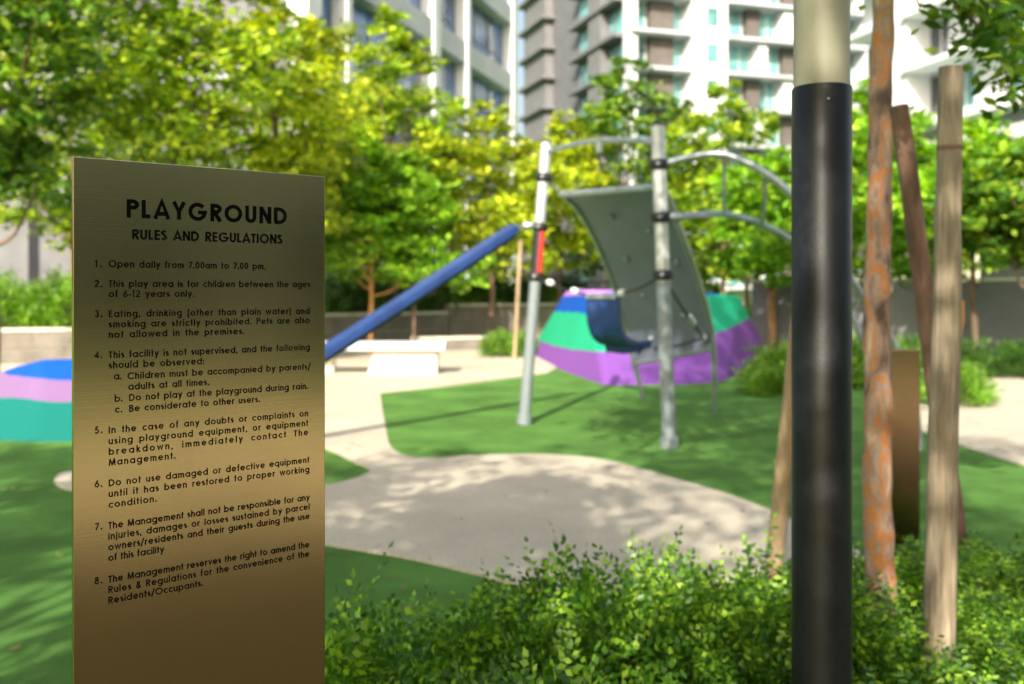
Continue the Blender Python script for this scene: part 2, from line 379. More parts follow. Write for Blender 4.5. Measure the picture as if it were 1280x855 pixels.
def shrub_mesh(name, seed, R, H, n_twig, lf, leafm, per=9, stems=14, wr=.30, upw=.3):
    """bushy shrub: upright twigs carrying two rows of small oval leaflets"""
    rs = np.random.RandomState(seed)
    d = unit(rs, n_twig); d[:, 2] = np.abs(d[:, 2])
    r = (.35+.65*rs.random((n_twig, 1))**.5)
    out = rs.random((n_twig, 1)) < .06; r = np.where(out, r*1.18, r)
    lump = 1+.22*np.sin(d[:, :1]*7+seed)*np.cos(d[:, 1:2]*6+seed*2)
    O = d*r*lump*np.array([R, R, H*.86]) + np.array([0, 0, .08*H])
    T = d*.6 + unit(rs, n_twig)*.55 + np.array([0, 0, upw]); T /= np.linalg.norm(T, axis=1, keepdims=True)
    S_ = unit(rs, n_twig); S_ -= T*(S_*T).sum(1, keepdims=True); S_ /= np.linalg.norm(S_, axis=1, keepdims=True)
    U = np.cross(T, S_)
    C = []; A = []; B = []
    tl = lf*per*.42*(.7+.6*rs.random((n_twig, 1)))
    for k in range(per):
        f = (k+1)/per; sgn = 1 if k % 2 else -1
        curve = U*(f*f)*tl*.25
        p = O + T*f*tl + curve
        if k == per-1: a = T.copy()
        else: a = T*.45 + S_*sgn*.9 + rs.normal(size=(n_twig, 3))*.15
        a /= np.linalg.norm(a, axis=1, keepdims=True)
        L = lf*(.75+.45*rs.random((n_twig, 1)))*(1-.25*f)
        bb = np.cross(a, U); bb /= np.linalg.norm(bb, axis=1, keepdims=True)
        C.append(p+a*L*.5); A.append(a*L*.5); B.append(bb*L*wr)
    return leaf_mesh(name, np.concatenate(C), np.concatenate(A), np.concatenate(B), leafm, fold=.25)

def stems_mesh(seed, R, H, n=16):
    rd = random.Random(seed); b = MB()
    for k in range(n):
        a = rd.uniform(0, 6.28); q = rd.uniform(.3, .8)
        e = Vector((math.cos(a)*R*q, math.sin(a)*R*q, H*rd.uniform(.6, .85)))
        b.tube(spline([(math.cos(a)*.03, math.sin(a)*.03, -.02), (e.x*.4, e.y*.4, e.z*.55), e], 3), [.007, .0065, .006, .005, .004, .003, .002], 5, caps=False)
    return b

def place_shrub(name, proto, stemo, loc, sc, rz, label, group, cat='bush'):
    root = thing(name, loc, label, cat, group)
    root.rotation_euler = (0, 0, rz); root.scale = sc
    f = bpy.data.objects.new('foliage', proto); COL.objects.link(f); f.parent = root
    s = bpy.data.objects.new('stems', stemo); COL.objects.link(s); s.parent = root
    return root

# ------------------------------------------------------------------ background buildings
def window(root, O, u, n, u0, u1, z0, z1, glass, frame=None, mull=1, d=.0, bar=.06, name='window', trans=0):
    b = MB(); fm = frame or M['window_frame']
    b.obox(O, u, n, u0, u1, z0, z0+bar, d, d+.1); b.obox(O, u, n, u0, u1, z1-bar, z1, d, d+.1)
    b.obox(O, u, n, u0, u0+bar, z0+bar, z1-bar, d, d+.1); b.obox(O, u, n, u1-bar, u1, z0+bar, z1-bar, d, d+.1)
    for k in range(1, mull+1):
        c = u0+(u1-u0)*k/(mull+1); b.obox(O, u, n, c-bar/2, c+bar/2, z0+bar, z1-bar, d, d+.1)
    if trans:
        c = z0+(z1-z0)*trans; b.obox(O, u, n, u0+bar, u1-bar, c-bar/2, c+bar/2, d+.005, d+.095)
    w = b.build(name, fm, root)
    MB().obox(O, u, n, u0+bar, u1-bar, z0+bar, z1-bar, d+.02, d+.05).build('pane', glass, w)
    return w

# -- white block with blue windows (left of centre)
def building_one():
    c = Vector((-6.6, 31, 0)); u = Vector((.30, .954, 0)); n = Vector((.954, -.30, 0))
    ul = Vector((-.954, .30, 0)); nf = Vector((-.30, -.954, 0))
    root = thing('office_block', c, 'white office block with wide blue windows behind the trees left of centre', 'building')
    Lf, Ll, Ht = 22.2, 30, 31
    MB().obox(c, u, n, 0, Lf, 0, Ht, -18, -.5).build('wall', M['dark_grey'], root)
    MB().obox(c, ul, nf, .5, Ll, 0, Ht-.02, -17, -.5).build('wall', M['grey_render'], root)
    zs = [4.76+3.47*k for k in range(8)]
    piers = [(0, .9), (2.7, .35), (10.5, .7), (14.5, .4), (21.4, .8)]
    for a, w in piers:
        MB().obox(c, u, n, a, a+w, 0, Ht+.3, -.48, .28).build('pier', M['white_paint'], root)
    for z in zs:
        for (a, w), (b_, _) in zip(piers[:-1], piers[1:]):
            MB().obox(c, u, n, a+w, b_, z, z+.95, -.48, .18).build('spandrel', M['grey_render'], root)
            nm = 1 if b_-a < 5 else 2
            window(root, c, u, n, a+w+.05, b_-.05, z+.97, z+3.43, M['blue_glass'], mull=nm, d=-.42, trans=.3)
    lp = [(1.3, .5), (5.5, .8), (10, .8), (14.5, .8), (19, .8), (23.5, .8), (28.5, .8)]
    for a, w in lp:
        MB().obox(c, ul, nf, a, a+w, 0, Ht+.3, -.48, .5).build('pier', M['dark_grey'], root)  # dark grey paints in the shade over the piers of this face
    for z in zs:
        for (a, w), (b_, _) in zip(lp[:-1], lp[1:]):
            MB().obox(c, ul, nf, a+w, b_, z, z+.95, -.48, .15).build('spandrel', M['grey_render'], root)
            window(root, c, ul, nf, a+w+.05, b_-.05, z+.97, z+3.43, M['blue_glass'], mull=2, d=-.42)
    for (a, w), (b_, _) in zip(lp[:-1], lp[1:]):       # ground floor glazing
        window(root, c, ul, nf, a+w+.05, b_-.05, .1, 4.7, M['dark_glass'], frame=M['white_frame'], mull=4, d=-.42, bar=.12, name='glazed_wall')
    for (a, w), (b_, _) in zip(piers[:-1], piers[1:]):
        window(root, c, u, n, a+w+.05, b_-.05, .1, 4.7, M['dark_glass'], frame=M['white_frame'], mull=3, d=-.42, bar=.1, name='glazed_wall')
building_one()

# -- condominium tower with teal glass (centre right)
def building_two():
    c = Vector((9.4, 80, 0)); u = Vector((.954, .30, 0)); n = Vector((.30, -.954, 0))
    us = Vector((-.30, .954, 0)); ns = Vector((-.954, -.30, 0))
    root = thing('apartment_tower', c, 'tall apartment tower with teal windows, brown panels and white balconies', 'building')
    Lf, Ls, Ht = 46, 26.5, 37
    MB().obox(c, u, n, .55, Lf, 0, Ht, -24, -1.2).build('wall', M['grey_render'], root)
    MB().obox(c, us, ns, 1.21, Ls, 0, Ht-.03, -24, -.4).build('wall', M['dark_grey'], root)  # side wall coloured dark to read as shaded
    MB().obox(c, u, n, 5.3, 8.4, 0, Ht+.4, -1.18, .9).build('stair_core', M['white_paint'], root)
    fl = [1.5+2.95*k for k in range(12)]
    segs = [(0, 5.3), (8.4, 22), (24.2, 38)]
    MB().obox(c, u, n, 22, 24.2, 0, Ht+.4, -1.18, .7).build('stair_core', M['white_paint'], root)
    for i, z in enumerate(fl):
        for a, b_ in segs:
            MB().obox(c, u, n, a-.0, b_, z, z+.28, -1.18, .75).build('balcony_slab', M['grey_render'], root)
        z0, z1 = z+.28, z+2.95
        def W(a, b_, mull=1): window(root, c, u, n, a, b_, z0, z1-.05, M['teal_glass'], frame=M['white_frame'], mull=mull, d=-1.1)
        def Bp(a, b_): MB().obox(c, u, n, a, b_, z0, z1-.005, -1.18, -.5).build('cladding_panel', M['brown_panel'], root)
        def Wp(a, b_): MB().obox(c, u, n, a, b_, z0, z1-.005, -1.18, .3).build('pier', M['white_paint'], root)
        Wp(0, .6); W(.7, 1.9); Bp(2.1, 4.2); W(4.3, 5.2, 0)
        window(root, c, u, n, 6.5, 7.5, z0+.6, z1-.6, M['teal_glass'], mull=0, d=.86)
        if i % 2:
            W(8.6, 10.8); Bp(11.0, 12.3); W(12.4, 14.0); Wp(14.1, 15); W(15.1, 17.2); Bp(17.3, 19.4); W(19.5, 21.9)
        else:
            W(8.6, 11.6, 2); Wp(11.7, 12.5); W(12.6, 14.4); Bp(14.5, 16.6); W(16.7, 18.8); Wp(18.9, 19.8); W(19.9, 21.9)
        W(24.4, 27.4, 2); Bp(27.5, 29.6); W(29.7, 32); Wp(32.1, 33); W(33.1, 37.9, 2)
        for a, b_ in ((1.3, 12.0), (18.3, 26.6)):
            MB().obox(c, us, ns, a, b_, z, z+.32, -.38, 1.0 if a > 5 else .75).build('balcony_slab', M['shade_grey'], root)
        window(root, c, us, ns, 1.8, 4.6, z0+.1, z1-.3, M['teal_glass'], d=-.36)
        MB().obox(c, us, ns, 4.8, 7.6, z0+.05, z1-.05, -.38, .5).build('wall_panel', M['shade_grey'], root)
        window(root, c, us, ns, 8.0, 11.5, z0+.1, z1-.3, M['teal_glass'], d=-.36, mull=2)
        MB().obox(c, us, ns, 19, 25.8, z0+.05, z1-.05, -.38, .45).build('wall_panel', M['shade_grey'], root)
building_two()

# -- nearer white block at the right edge
def building_three():
    c = Vector((21.2, 62, 0)); u = Vector((.25, -.968, 0)); n = Vector((-.968, -.25, 0))
    root = thing('podium_block', c, 'white podium block with ledges and tinted windows at the right edge', 'building')
    L_, Ht = 44, 33
    MB().obox(c, u, n, 0, L_, 10.8, Ht, -14, -1.2).build('wall', M['grey_render'], root)
    MB().obox(c, u, n, -.4, L_, 10.3, 10.78, -14, 1.1).build('ledge', M['white_paint'], root)
    MB().obox(c, u, n, 4, L_, 5.9, 9.5, -14, .6).build('parapet_wall', M['white_paint'], root)
    MB().obox(c, u, n, 0, L_, 9.52, 10.28, -14, -.6).build('wall', M['grey_render'], root)
    MB().obox(c, u, n, 0, L_, 0, 5.88, -14, -4).build('undercroft_wall', M['dark_grey'], root)
    for a in range(3, 44, 6):
        MB().obox(c, u, n, a, a+.8, 0, 5.88, -1.2, -.4).build('column', M['concrete'], root)
    for a, w in ((4.6, 1.3), (16, 1.5), (28, 1.5), (40, 1.5)):
        MB().obox(c, u, n, a, a+w, 10.8, Ht, -1.18, .5).build('pier', M['white_paint'], root)
    for k in range(7):
        z = 10.8+3.05*k
        for a, b_ in ((0, 4.6), (5.9, 16), (17.5, 28), (29.5, 40)):
            if k: MB().obox(c, u, n, a, b_, z-.15, z+.15, -1.18, .8).build('balcony_slab', M['white_paint'], root)
            q = a+.1
            j = 0
            while q < b_-1.2:
                e = min(q+2.0, b_-.1)
                if (j+k) % 3 == 2: MB().obox(c, u, n, q, e-.08, z+.18, z+2.8, -1.18, -.7).build('cladding_panel', M['white_paint'], root)
                else: window(root, c, u, n, q, e-.08, z+.2, z+2.75, M['teal_glass'] if j % 2 else M['dark_glass'], frame=M['white_frame'], mull=1, d=-1.1)
                q = e; j += 1
building_three()

# ------------------------------------------------------------------ retaining walls, bench, fence, hedges
def block_wall(name, label, A, B, h, blk=1.2, th=.35, courses=2, mat_=None, cop=True):
    A = Vector(A); B = Vector(B); u = (B-A).normalized(); L_ = (B-A).length; n = Vector((u.y, -u.x, 0))
    root = thing(name, A, label, 'wall')
    MB().obox(A, u, n, .01, L_-.01, -.02, h-.08, -th, -.025).build('core', M['concrete'], root)
    nb = max(1, round(L_/blk)); ch = (h-.07)/courses
    for r in range(courses):
        off = .5*(r % 2)
        k = -1
        while True:
            k += 1
            a = max(0, (k-off)*L_/nb); b_ = min(L_, (k+1-off)*L_/nb)
            if a >= L_-.02: break
            if b_-a > .05: MB().obox(A, u, n, a+.006, b_-.006, r*ch+.004, (r+1)*ch-.006, -.03, random.Random(k+r*31).uniform(-.002, .004)).build('stone', mat_ or M['stone'], root)
    if cop: 
        nb2 = max(1, round(L_/1.8))
        for k in range(nb2):
            MB().obox(A, u, n, k*L_/nb2+.003, (k+1)*L_/nb2-.003, h-.065, h, -th-.02, .035).build('coping', M['concrete'], root, bevel=.008)
    return root
# walls (pixel-traced at their own distances)
block_wall('retaining_wall', 'low stone wall under the left shrubs, cut by the striped mound', (-16, 18.5, 0), (-5.6, 21.0, 0), .72)
block_wall('retaining_wall', 'stone planter wall behind the white bench', (-5.6, 23.6, 0), (-1.75, 27.4, 0), .9)
block_wall('retaining_wall', 'low paved step wall right of the bench', (-2.4, 24.2, 0), (.9, 25.2, 0), .34, courses=1)
block_wall('retaining_wall', 'stone planter wall running back behind the left steel post', (-1.7, 27.5, 0), (2.6, 30.5, 0), 1.1)
pm = MB(); pm.box((-17, 21.4, 0), (-5.9, 31, .6)); tag(pm.build('planter_soil', M['soil']), 'raised soil of the planter', kind='structure')
pm = MB(); pm.prism([(-5.5, 24.2), (-1.75, 27.9), (2.6, 31), (8, 33), (-5.9, 33)], 0, .8); tag(pm.build('planter_soil', M['soil']), 'raised soil behind the bench', kind='structure')

block_wall('boundary_wall', 'plain dark grey wall behind the hedge at the right edge', (5.9, 24.5, 0), (17, 17.5, 0), 1.75, blk=3, courses=1, mat_=M['dark_grey'])
def bench():
    A = G(448, 470); A.z = 0; root = thing('bench', (-2.35, 17.6, 0), 'pale stone bench with a thick slab seat on the sunny path', 'bench')
    x0, x1 = -3.9, -1.17
    MB().box((x0, 17.35, .43), (x1, 18.25, .56)).build('seat_slab', M['white_paint'], root, bevel=.03, seg=3)
    b = MB(); y0, y1 = 17.5, 18.1
    vs = [(-2.55, y0, 0), (-1.32, y0, 0), (-1.32, y1, 0), (-2.55, y1, 0), (-2.42, y0, .428), (-1.32, y0, .428), (-1.32, y1, .428), (-2.42, y1, .428)]
    b.add(vs, [(0,3,2,1),(4,5,6,7),(0,1,5,4),(1,2,6,5),(2,3,7,6),(3,0,4,7)]).build('support', M['concrete'], root, bevel=.015)
    MB().box((-3.85, 17.85, 0), (-3.2, 18.1, .428)).build('support', M['concrete'], root, bevel=.015)
bench()

def fence(A, B, h, z0, label):
    A = Vector(A); B = Vector(B); u = (B-A).normalized(); L_ = (B-A).length; n = Vector((u.y, -u.x, 0))
    root = thing('railing_fence', A, label, 'fence')
    for z in (z0+.12, z0+h-.05): MB().obox(A, u, n, 0, L_, z, z+.05, -.025, .025).build('rail', M['grey_steel'], root)
    k = 0.05
    while k < L_:
        MB().obox(A, u, n, k, k+.03, z0, z0+h, -.024, .022).build('bar', M['grey_steel'], root); k += .22
fence((-4.8, 30.4, 0), (6.6, 32.6, 0), 1.4, .8, 'grey vertical bar railing behind the hedge and young trees')

HD = [shrub_mesh('foliage', 70+i, .8, 1.0, 1500, .07, M['leaf_hedge'], per=7) for i in range(2)]
HL = [shrub_mesh('foliage', 80+i, .8, 1.0, 1500, .07, M['leaf_bush'], per=7) for i in range(2)]
hst = stems_mesh(5, .8, 1.0, 14); _h = hst.build('stems', M['bark']); HS = _h.data; bpy.data.objects.remove(_h)
k = 0
hp = [((-5.3, 25.6, .75), 1.2, 'dark hedge bush directly right of the notice panel'), ((-4.1, 26.6, .75), 1.2, 'dark hedge bush behind the left end of the bench'),
      ((-3.0, 27.6, .75), 1.15, 'dark hedge bush behind the middle of the bench'), ((-1.9, 28.6, .75), 1.15, 'dark hedge bush behind the blue slide bar'),
      ((-.7, 29.4, .78), 1.15, 'dark hedge bush just under the slide bar and left of the steel post'), ((.5, 30.2, .78), 1.1, 'dark hedge bush behind the left steel post'),
      ((1.7, 31, .78), 1.1, 'dark hedge bush right of the left steel post')]
for p, s, lab in hp:
    place_shrub('hedge_bush', HD[k % 2], HS, p, (s, s, s*.95), k*1.3, lab, 'dark hedge bushes behind the planter wall'); k += 1
lp = [((-13.0, 22.3, .5), 1.3, 'leftmost light green shrub above the low wall'), ((-11.5, 22.6, .5), 1.2, 'light green shrub above the wall, at the photo left edge'),
      ((-10.2, 22.9, .5), 1.25, 'light green shrub above the low wall beside the notice panel'), ((-8.9, 23.2, .5), 1.2, 'light green shrub above the wall, behind the notice panel')]
for p, s, lab in lp:
    place_shrub('shrub', HL[k % 2], HS, p, (s, s, s), k*1.3, lab, 'shrubs above the left wall', 'shrub'); k += 1
place_shrub('shrub', HL[0], HS, (-.25, 22.2, 0), (.55, .55, .55), .4, 'small clipped shrub on the paving left of the left steel post', None, 'shrub')
place_shrub('shrub', HL[1], HS, (.2, 22.6, 0), (.5, .5, .5), 1.4, 'small clipped shrub just behind the left steel post', None, 'shrub')
rp2 = [((3.95, 14.6, 0), .68, 'rounded shrub at the right foot of the striped mound'), ((4.75, 15.5, 0), .75, 'shrub behind the leaning stake, right of the mound'), ((3.65, 14.0, 0), .4, 'small low shrub in front of the mound corner'),
       ((5.7, 15.6, 0), .8, 'shrub between the black lamp post and the peeling trunk'), ((5.75, 12.9, 0), .55, 'rounded shrub beside the grey side path behind the stakes')]
for p, s, lab in rp2:
    place_shrub('shrub', HL[k % 2], HS, p, (s, s, s*.95), k*1.1, lab, 'shrubs right of the mound', 'shrub'); k += 1
for i in range(6):
    place_shrub('hedge_bush', HD[i % 2], HS, (7.0+i*.85, 17.7-i*.4, 0), (.72, .7, .6), i*.1, ['hedge bush at the left end of the right hedge, behind the light stake', 'hedge bush second from the left in the right hedge', 'hedge bush in the right hedge beneath the dark undercroft', 'hedge bush in the right hedge at the photo edge', 'hedge bush past the right photo edge', 'last hedge bush of the right hedge, out past the edge'][i], 'hedge bushes along the side path')
for i in range(3):
    place_shrub('shrub', HL[i % 2], HS, (4.6+i*1.3, 25+i*.3, 0), (1, 1, 1), i*1.9, ['bright shrub just behind the right slope of the mound', 'bright shrub behind the mound, seen left of the black lamp post', 'bright shrub seen right behind the black lamp post', 'bright shrub behind the orange trunk', 'bright shrub behind the two stakes'][i], 'bright shrubs behind the mound', 'shrub')

# ------------------------------------------------------------------ trees beyond the playground
def TX(px, Z): return (px-640)/F*Z
trees = [
 ('tree', 'large dark green tree filling the upper left corner', (TX(-10, 15), 15, 0), 8.2, 2.9, 2.4, 'leaf_c', 11, 13000, .16, .10),
 ('tree', 'tall yellow green tree above the left half of the notice panel', (TX(215, 18), 18, 0), 8.6, 2.6, 2.5, 'leaf_a', 12, 13000, .16, .09),
 ('tree', 'golden green tree above the right corner of the notice panel', (TX(345, 21), 21, 0), 7.9, 2.9, 2.0, 'leaf_gold', 13, 12000, .16, .09),
 ('tree', 'tall slender tree in front of the white office block', (TX(490, 26), 26.5, .8), 8.2, 2.7, 2.1, 'leaf_a', 14, 10000, .17, .08),
 ('young_tree', 'young tree with bright low tiers of leaves right of the notice panel', (TX(462, 23.3), 23.3, 0), 5.0, 1.9, 1.7, 'leaf_b', 15, 9000, .15, .07),
 ('young_tree', 'thin trunked young tree rising behind the stone bench', (TX(518, 24), 24.0, 0), 4.7, 1.8, 1.5, 'leaf_b', 16, 7000, .15, .05),
 ('tree', 'rounded golden tree directly left of the steel posts', (TX(612, 26), 27.2, .8), 5.7, 1.4, 2.2, 'leaf_gold', 17, 12000, .17, .08),
 ('tree', 'dark green cone of a tree standing behind the climbing panel', (TX(785, 30), 30, .2), 8.3, 1.5, 2.7, 'leaf_c', 18, 9000, .19, .09),
 ('tree', 'open crowned tree behind the arched ladder', (TX(905, 27), 27, 0), 7.2, 1.8, 2.1, 'leaf_a', 19, 8500, .18, .08),
 ('tree', 'bright low tree seen through the arched ladder', (TX(962, 22), 22, 0), 4.6, 1.9, 1.7, 'leaf_b', 20, 8500, .16, .07),
 ('tree', 'golden tree just right of the left steel post', (TX(700, 29), 29.5, .8), 5.9, 1.6, 1.9, 'leaf_gold', 21, 9000, .18, .07),
 ('tree', 'bright green tree between the black lamp post and the peeling trunk', (TX(1090, 23), 23, 0), 6.3, 1.7, 1.9, 'leaf_b', 22, 9500, .17, .07),
 ('tree', 'spreading tree in front of the podium wall at right', (TX(1215, 19.5), 19.5, 0), 4.75, 2.35, 1.6, 'leaf_b', 23, 9500, .16, .07),
 ('tree', 'darker tree shading the undercroft at the right edge', (TX(1290, 18), 18, 0), 4.0, 2.2, 1.5, 'leaf_c', 24, 8500, .16, .07),
 ('tree', 'green tree behind the top of the left trees, left of the office block', (TX(90, 27), 27, .5), 9.2, 2.5, 3.0, 'leaf_a', 25, 11000, .2, .1),
 ('tree', 'green tree behind the panel top between office block and slide bar', (TX(395, 28), 28, .8), 6.6, 2.0, 2.4, 'leaf_a', 26, 10000, .19, .09),
 ('tree', 'leafy tree behind the dark green cone shaped tree', (TX(850, 34), 34, 0), 5.6, 1.2, 2.2, 'leaf_b', 27, 8000, .2, .08),
 ('tree', 'bushy tree filling in behind the trunk and stakes', (TX(1150, 27), 27, 0), 5.4, 2.0, 2.4, 'leaf_a', 28, 9000, .19, .08),
]
for (nm, lab, b, H, cb, R, lm, sd, n, lf, tr_) in trees:
    tree(nm, lab, b, H, cb, R, M[lm], sd, n=int(n*.86), leaf=lf*1.2, tr=tr_, group=None, tiers=(nm == 'young_tree'), barkm=M['orange_wood'] if nm == 'young_tree' and sd == 15 else None)

def stake(name, label, base, top, r, m, group=None, ties=(), cracks=False, rt=None):
    base = Vector(base); top = Vector(top); root = thing(name, base, label, 'stake', group)
    rd = random.Random(label); pts = []; rr = []
    d = top-base
    for i in range(13):
        t = i/12; pts.append(base+d*t+Vector((rd.uniform(-1, 1), rd.uniform(-1, 1), 0))*r*.05); rr.append((r+(((rt or r)-r)*t))*(1+rd.uniform(-.03, .03)))
    MB().tube(pts, rr, 16).build('shaft', m, root)
    for t in ties:
        c = base+d*t; c2 = c+d.normalized()*.012
        MB().tube([c, c2], (rt or r)*1.05, 16).build('tie_wire', M['bark'], root)
    return root
# thin stakes of the far trees
stake('tree_stake', 'orange stake standing left of the left steel post', G(643, 449), P(651, 300, 21.4), .04, M['stake_wood'])
stake('tree_stake', 'orange stake right behind the left steel post', G(672, 440), P(668, 305, 24), .04, M['stake_wood'])
stake('tree_stake', 'brown stake seen through the arched ladder', G(966, 440), P(963, 300, 23.9), .08, M['orange_wood'])
stake('tree_stake', 'brown stake left of the one under the arched ladder', G(935, 436), P(932, 300, 25), .06, M['bark'])

# ------------------------------------------------------------------ rubber mounds
PUR = (.19, .07, .33); GRN = (.015, .36, .20); BLU = (.003, .075, .42)
def mound(name, label, base, ridge, faces, m, origin):
    root_loc = Vector(origin); b = MB(); b.add(base+ridge, faces)
    o = b.build(name, m); me = o.data
    for v in me.vertices: v.co -= root_loc
    o.location = root_loc; 
    md = o.modifiers.new('bevel', 'BEVEL'); md.width = .11; md.segments = 4; md.limit_method = 'NONE'
    return tag(o, label, 'play mound')
mbm = band_mat('rubber_bands_big', [(0, PUR), (.40, GRN), (1.05, BLU), (1.36, (.42, .2, .6))], tilt=(-.13, -.085))
# base outline (ground) then ridge
bs = [G(660, 441), G(702, 463), G(757, 482), G(850, 481), G(903, 477), G(966, 446), Vector((5.2, 26, 0)), Vector((.9, 27, 0))]
for v in bs: v.z = -.02
rg = [P(708, 361, 21.5), P(733, 362, 19.0), P(884, 366, 18.8), P(925, 369, 20.5), Vector((3.5, 23.2, 1.42))]
fs = [(0, 1, 8), (1, 2, 9, 8), (2, 3, 9), (3, 10, 9), (3, 4, 10), (4, 5, 11, 10), (5, 6, 12, 11), (6, 7, 12), (7, 0, 8, 12), (8, 9, 10, 12), (10, 11, 12)]
mound('rubber_mound', 'large faceted rubber mound with mint green, blue and purple bands behind the seat', bs, rg, fs, mbm, (2.5, 20, 0))
sbm = band_mat('rubber_bands_small', [(0, (.006, .15, .13)), (.33, (.21, .125, .27)), (.52, BLU), (.72, (.02, .25, .21))])
bs = [Vector((-7.6, 11.8, -.02)), G(-60, 548), G(40, 553), G(150, 552), Vector((-2.9, 10.6, -.02)), Vector((-3.0, 13, -.02)), Vector((-6.8, 13.6, -.02))]
for v in bs: v.z = -.02
rg = [P(8, 462, 11.6), P(48, 447, 11.2), P(190, 446, 11.3), P(60, 448, 12.3)]
fs = [(0, 1, 7), (1, 2, 8, 7), (2, 3, 9, 8), (3, 4, 9), (4, 5, 10, 9), (5, 6, 10), (6, 0, 7, 10), (7, 8, 9, 10)]
mound('rubber_mound', 'low rubber mound with teal, lilac and blue bands left of the notice panel', bs, rg, fs, sbm, (-5, 11.5, 0))

# ------------------------------------------------------------------ play frame
def play_frame():
    Lb = Vector((.135, 11.1, 0)); Rb = Vector((1.49, 9.42, 0))
    Lt = P(683, 178, 11.1); Rt = P(822, 157, 9.42)
    root = thing('play_frame', Lb, 'steel play frame with leaning posts, curved grey climbing panel and arched ladder', 'play equipment')
    def post(a, b, rings, r=.062):
        d = b-a
        at = lambda y: a+d*(((H0+(HZ-y)/F*a.y)-a.z)/(b.z-a.z))
        p = MB().tube([a+Vector((0, 0, -.02)), b], r, 20).build('post', M['post_steel'], root)
        MB().tube([a+d*.0, a+d*.035], r*1.35, 20).build('foot_sleeve', M['grey_steel'], p)
        MB().ball(b, r*1.05, sc=(1, 1, .55)).build('end_cap', M['black'], p)
        for y in rings:
            c = at(y); t = d.normalized()
            MB().tube([c-t*.05, c-t*.03, c+t*.03, c+t*.05], [r*1.15, r*1.5, r*1.5, r*1.15], 20).build('clamp', M['black'], p)
            MB().ball(c+Vector((-.35*r, -1.45*r, 0)), .018).build('bolt', M['steel'], p)
        return at, p
    atL, pL = post(Lb, Lt, (222, 284, 346)); atR, pR = post(Rb, Rt, (206, 272, 344), .066)
    a, b = atL(341), atL(290)
    MB().tube([a, b], .069, 20).build('sleeve', M['black'], pL)
    v = Vector((.035, -.055, 0)); MB().tube([a+v, b+v], .03, 12).build('stripe', M['red'], pL)
    # no real sleeves: grey tubes paint the lower posts as less brightly lit
    MB().tube([Rb+(Rt-Rb)*.02, atR(352)], .0685, 20).build('sleeve', M['grey_steel'], pR)
    MB().tube([Lb+(Lt-Lb)*.02, atL(352)], .0645, 20).build('sleeve', M['grey_steel'], pL)
    # top bar
    hb = spline([atL(190), P(715, 181, 10.7), P(750, 176, 10.3), P(785, 175, 9.85), atR(178)], 5)
    h = MB().tube(hb, .027, 12).build('top_rail', M['steel'], root)
    MB().tube([P(749, 178, 10.3), P(749, 191, 10.3)], [.05, .03], 12).build('swivel', M['steel'], h)
    MB().tube([P(749, 191, 10.3), P(751, 214, 10.3)], .014, 8).build('hanger', M['black'], h)
    # climbing panel
    lr = [P(703, 243, 11.2), P(722, 262, 11.7), P(742, 296, 12.2), P(765, 350, 12.85), P(782, 410, 13.25), P(793, 455, 13.4), P(805, 501, 13.5)]
    rr = [P(828, 233, 9.9), P(838, 252, 10.2), P(849, 283, 10.5), P(868, 335, 11.1), P(884, 388, 11.6), P(892, 435, 11.95), P(893, 516, 12.15)]
    L_ = spline(lr, 5); R_ = spline(rr, 5)
    n = len(L_); cut = int(n*.85); b = MB(); vs = []; th = .03
    for i in range(cut):
        nrm = (R_[i]-L_[i]).cross(L_[min(i+1, n-1)]-L_[max(0, i-1)]).normalized()
        vs += [L_[i], L_[i].lerp(R_[i], .5), R_[i], R_[i]+nrm*th, L_[i].lerp(R_[i], .5)+nrm*th, L_[i]+nrm*th]
    fs = [(i*6+k, i*6+(k+1) % 6, (i+1)*6+(k+1) % 6, (i+1)*6+k) for i in range(cut-1) for k in range(6)]
    fs += [(0, 1, 4, 5), (1, 2, 3, 4), tuple((cut-1)*6+k for k in (5, 4, 1, 0)), tuple((cut-1)*6+k for k in (4, 3, 2, 1))]
    b.add(vs, fs, True)
    pn = b.build('climbing_panel', M['panel'], root)
    md = pn.modifiers.new('edge', 'EDGE_SPLIT'); md.split_angle = .7
    MB().tube(L_, .033, 12).build('side_rail', M['steel'], pn); MB().tube(R_, .033, 12).build('side_rail', M['steel'], pn)
    MB().tube([L_[0]-(R_[0]-L_[0])*.02, R_[0]], .036, 12).build('top_edge_tube', M['steel'], pn)
    MB().tube([L_[cut-1], R_[cut-1]], .03, 12).build('bottom_edge_tube', M['steel'], pn)
    rd = random.Random(3)
    for (fi, fj) in ((.25, .35), (.33, .7), (.42, .3), (.5, .62), (.58, .35), (.66, .75), (.72, .3), (.3, .9), (.47, .85)):
        i = int(fi*n); c = L_[i].lerp(R_[i], fj); nrm = (R_[i]-L_[i]).cross(L_[i+1]-L_[i-1]).normalized()
        if nrm.y > 0: nrm = -nrm
        MB().ball(c+nrm*.015, .045, sc=(1, .8, .8)).build('hand_hold', M['grey_steel'], pn)
    MB().tube([atL(222), L_[0]], .018, 8).build('bracket', M['steel'], root)
    # arched ladder
    up = spline([atR(206)+Vector((0, 0, 0)), P(865, 196, 9.3), P(905, 193, 9.2), P(950, 212, 9.1), P(990, 243, 9.05), P(1030, 290, 9.05), P(1063, 347, 9.1), P(1092, 392, 9.2), P(1118, 430, 9.3), P(1140, 480, 9.35), G(1150, 563)], 5)
    lo = spline([atR(272)+Vector((0, 0, 0)), P(860, 270, 9.5), P(905, 268, 9.7), P(945, 278, 9.8), P(985, 298, 9.9), P(1020, 330, 10), P(1052, 370, 10), P(1078, 425, 10), P(1095, 480, 10), G(1103, 545)], 5)
    la = MB().tube(up, .034, 12).build('ladder_rail', M['steel'], root); MB().tube(lo, .034, 12).build('ladder_rail', M['steel'], root)
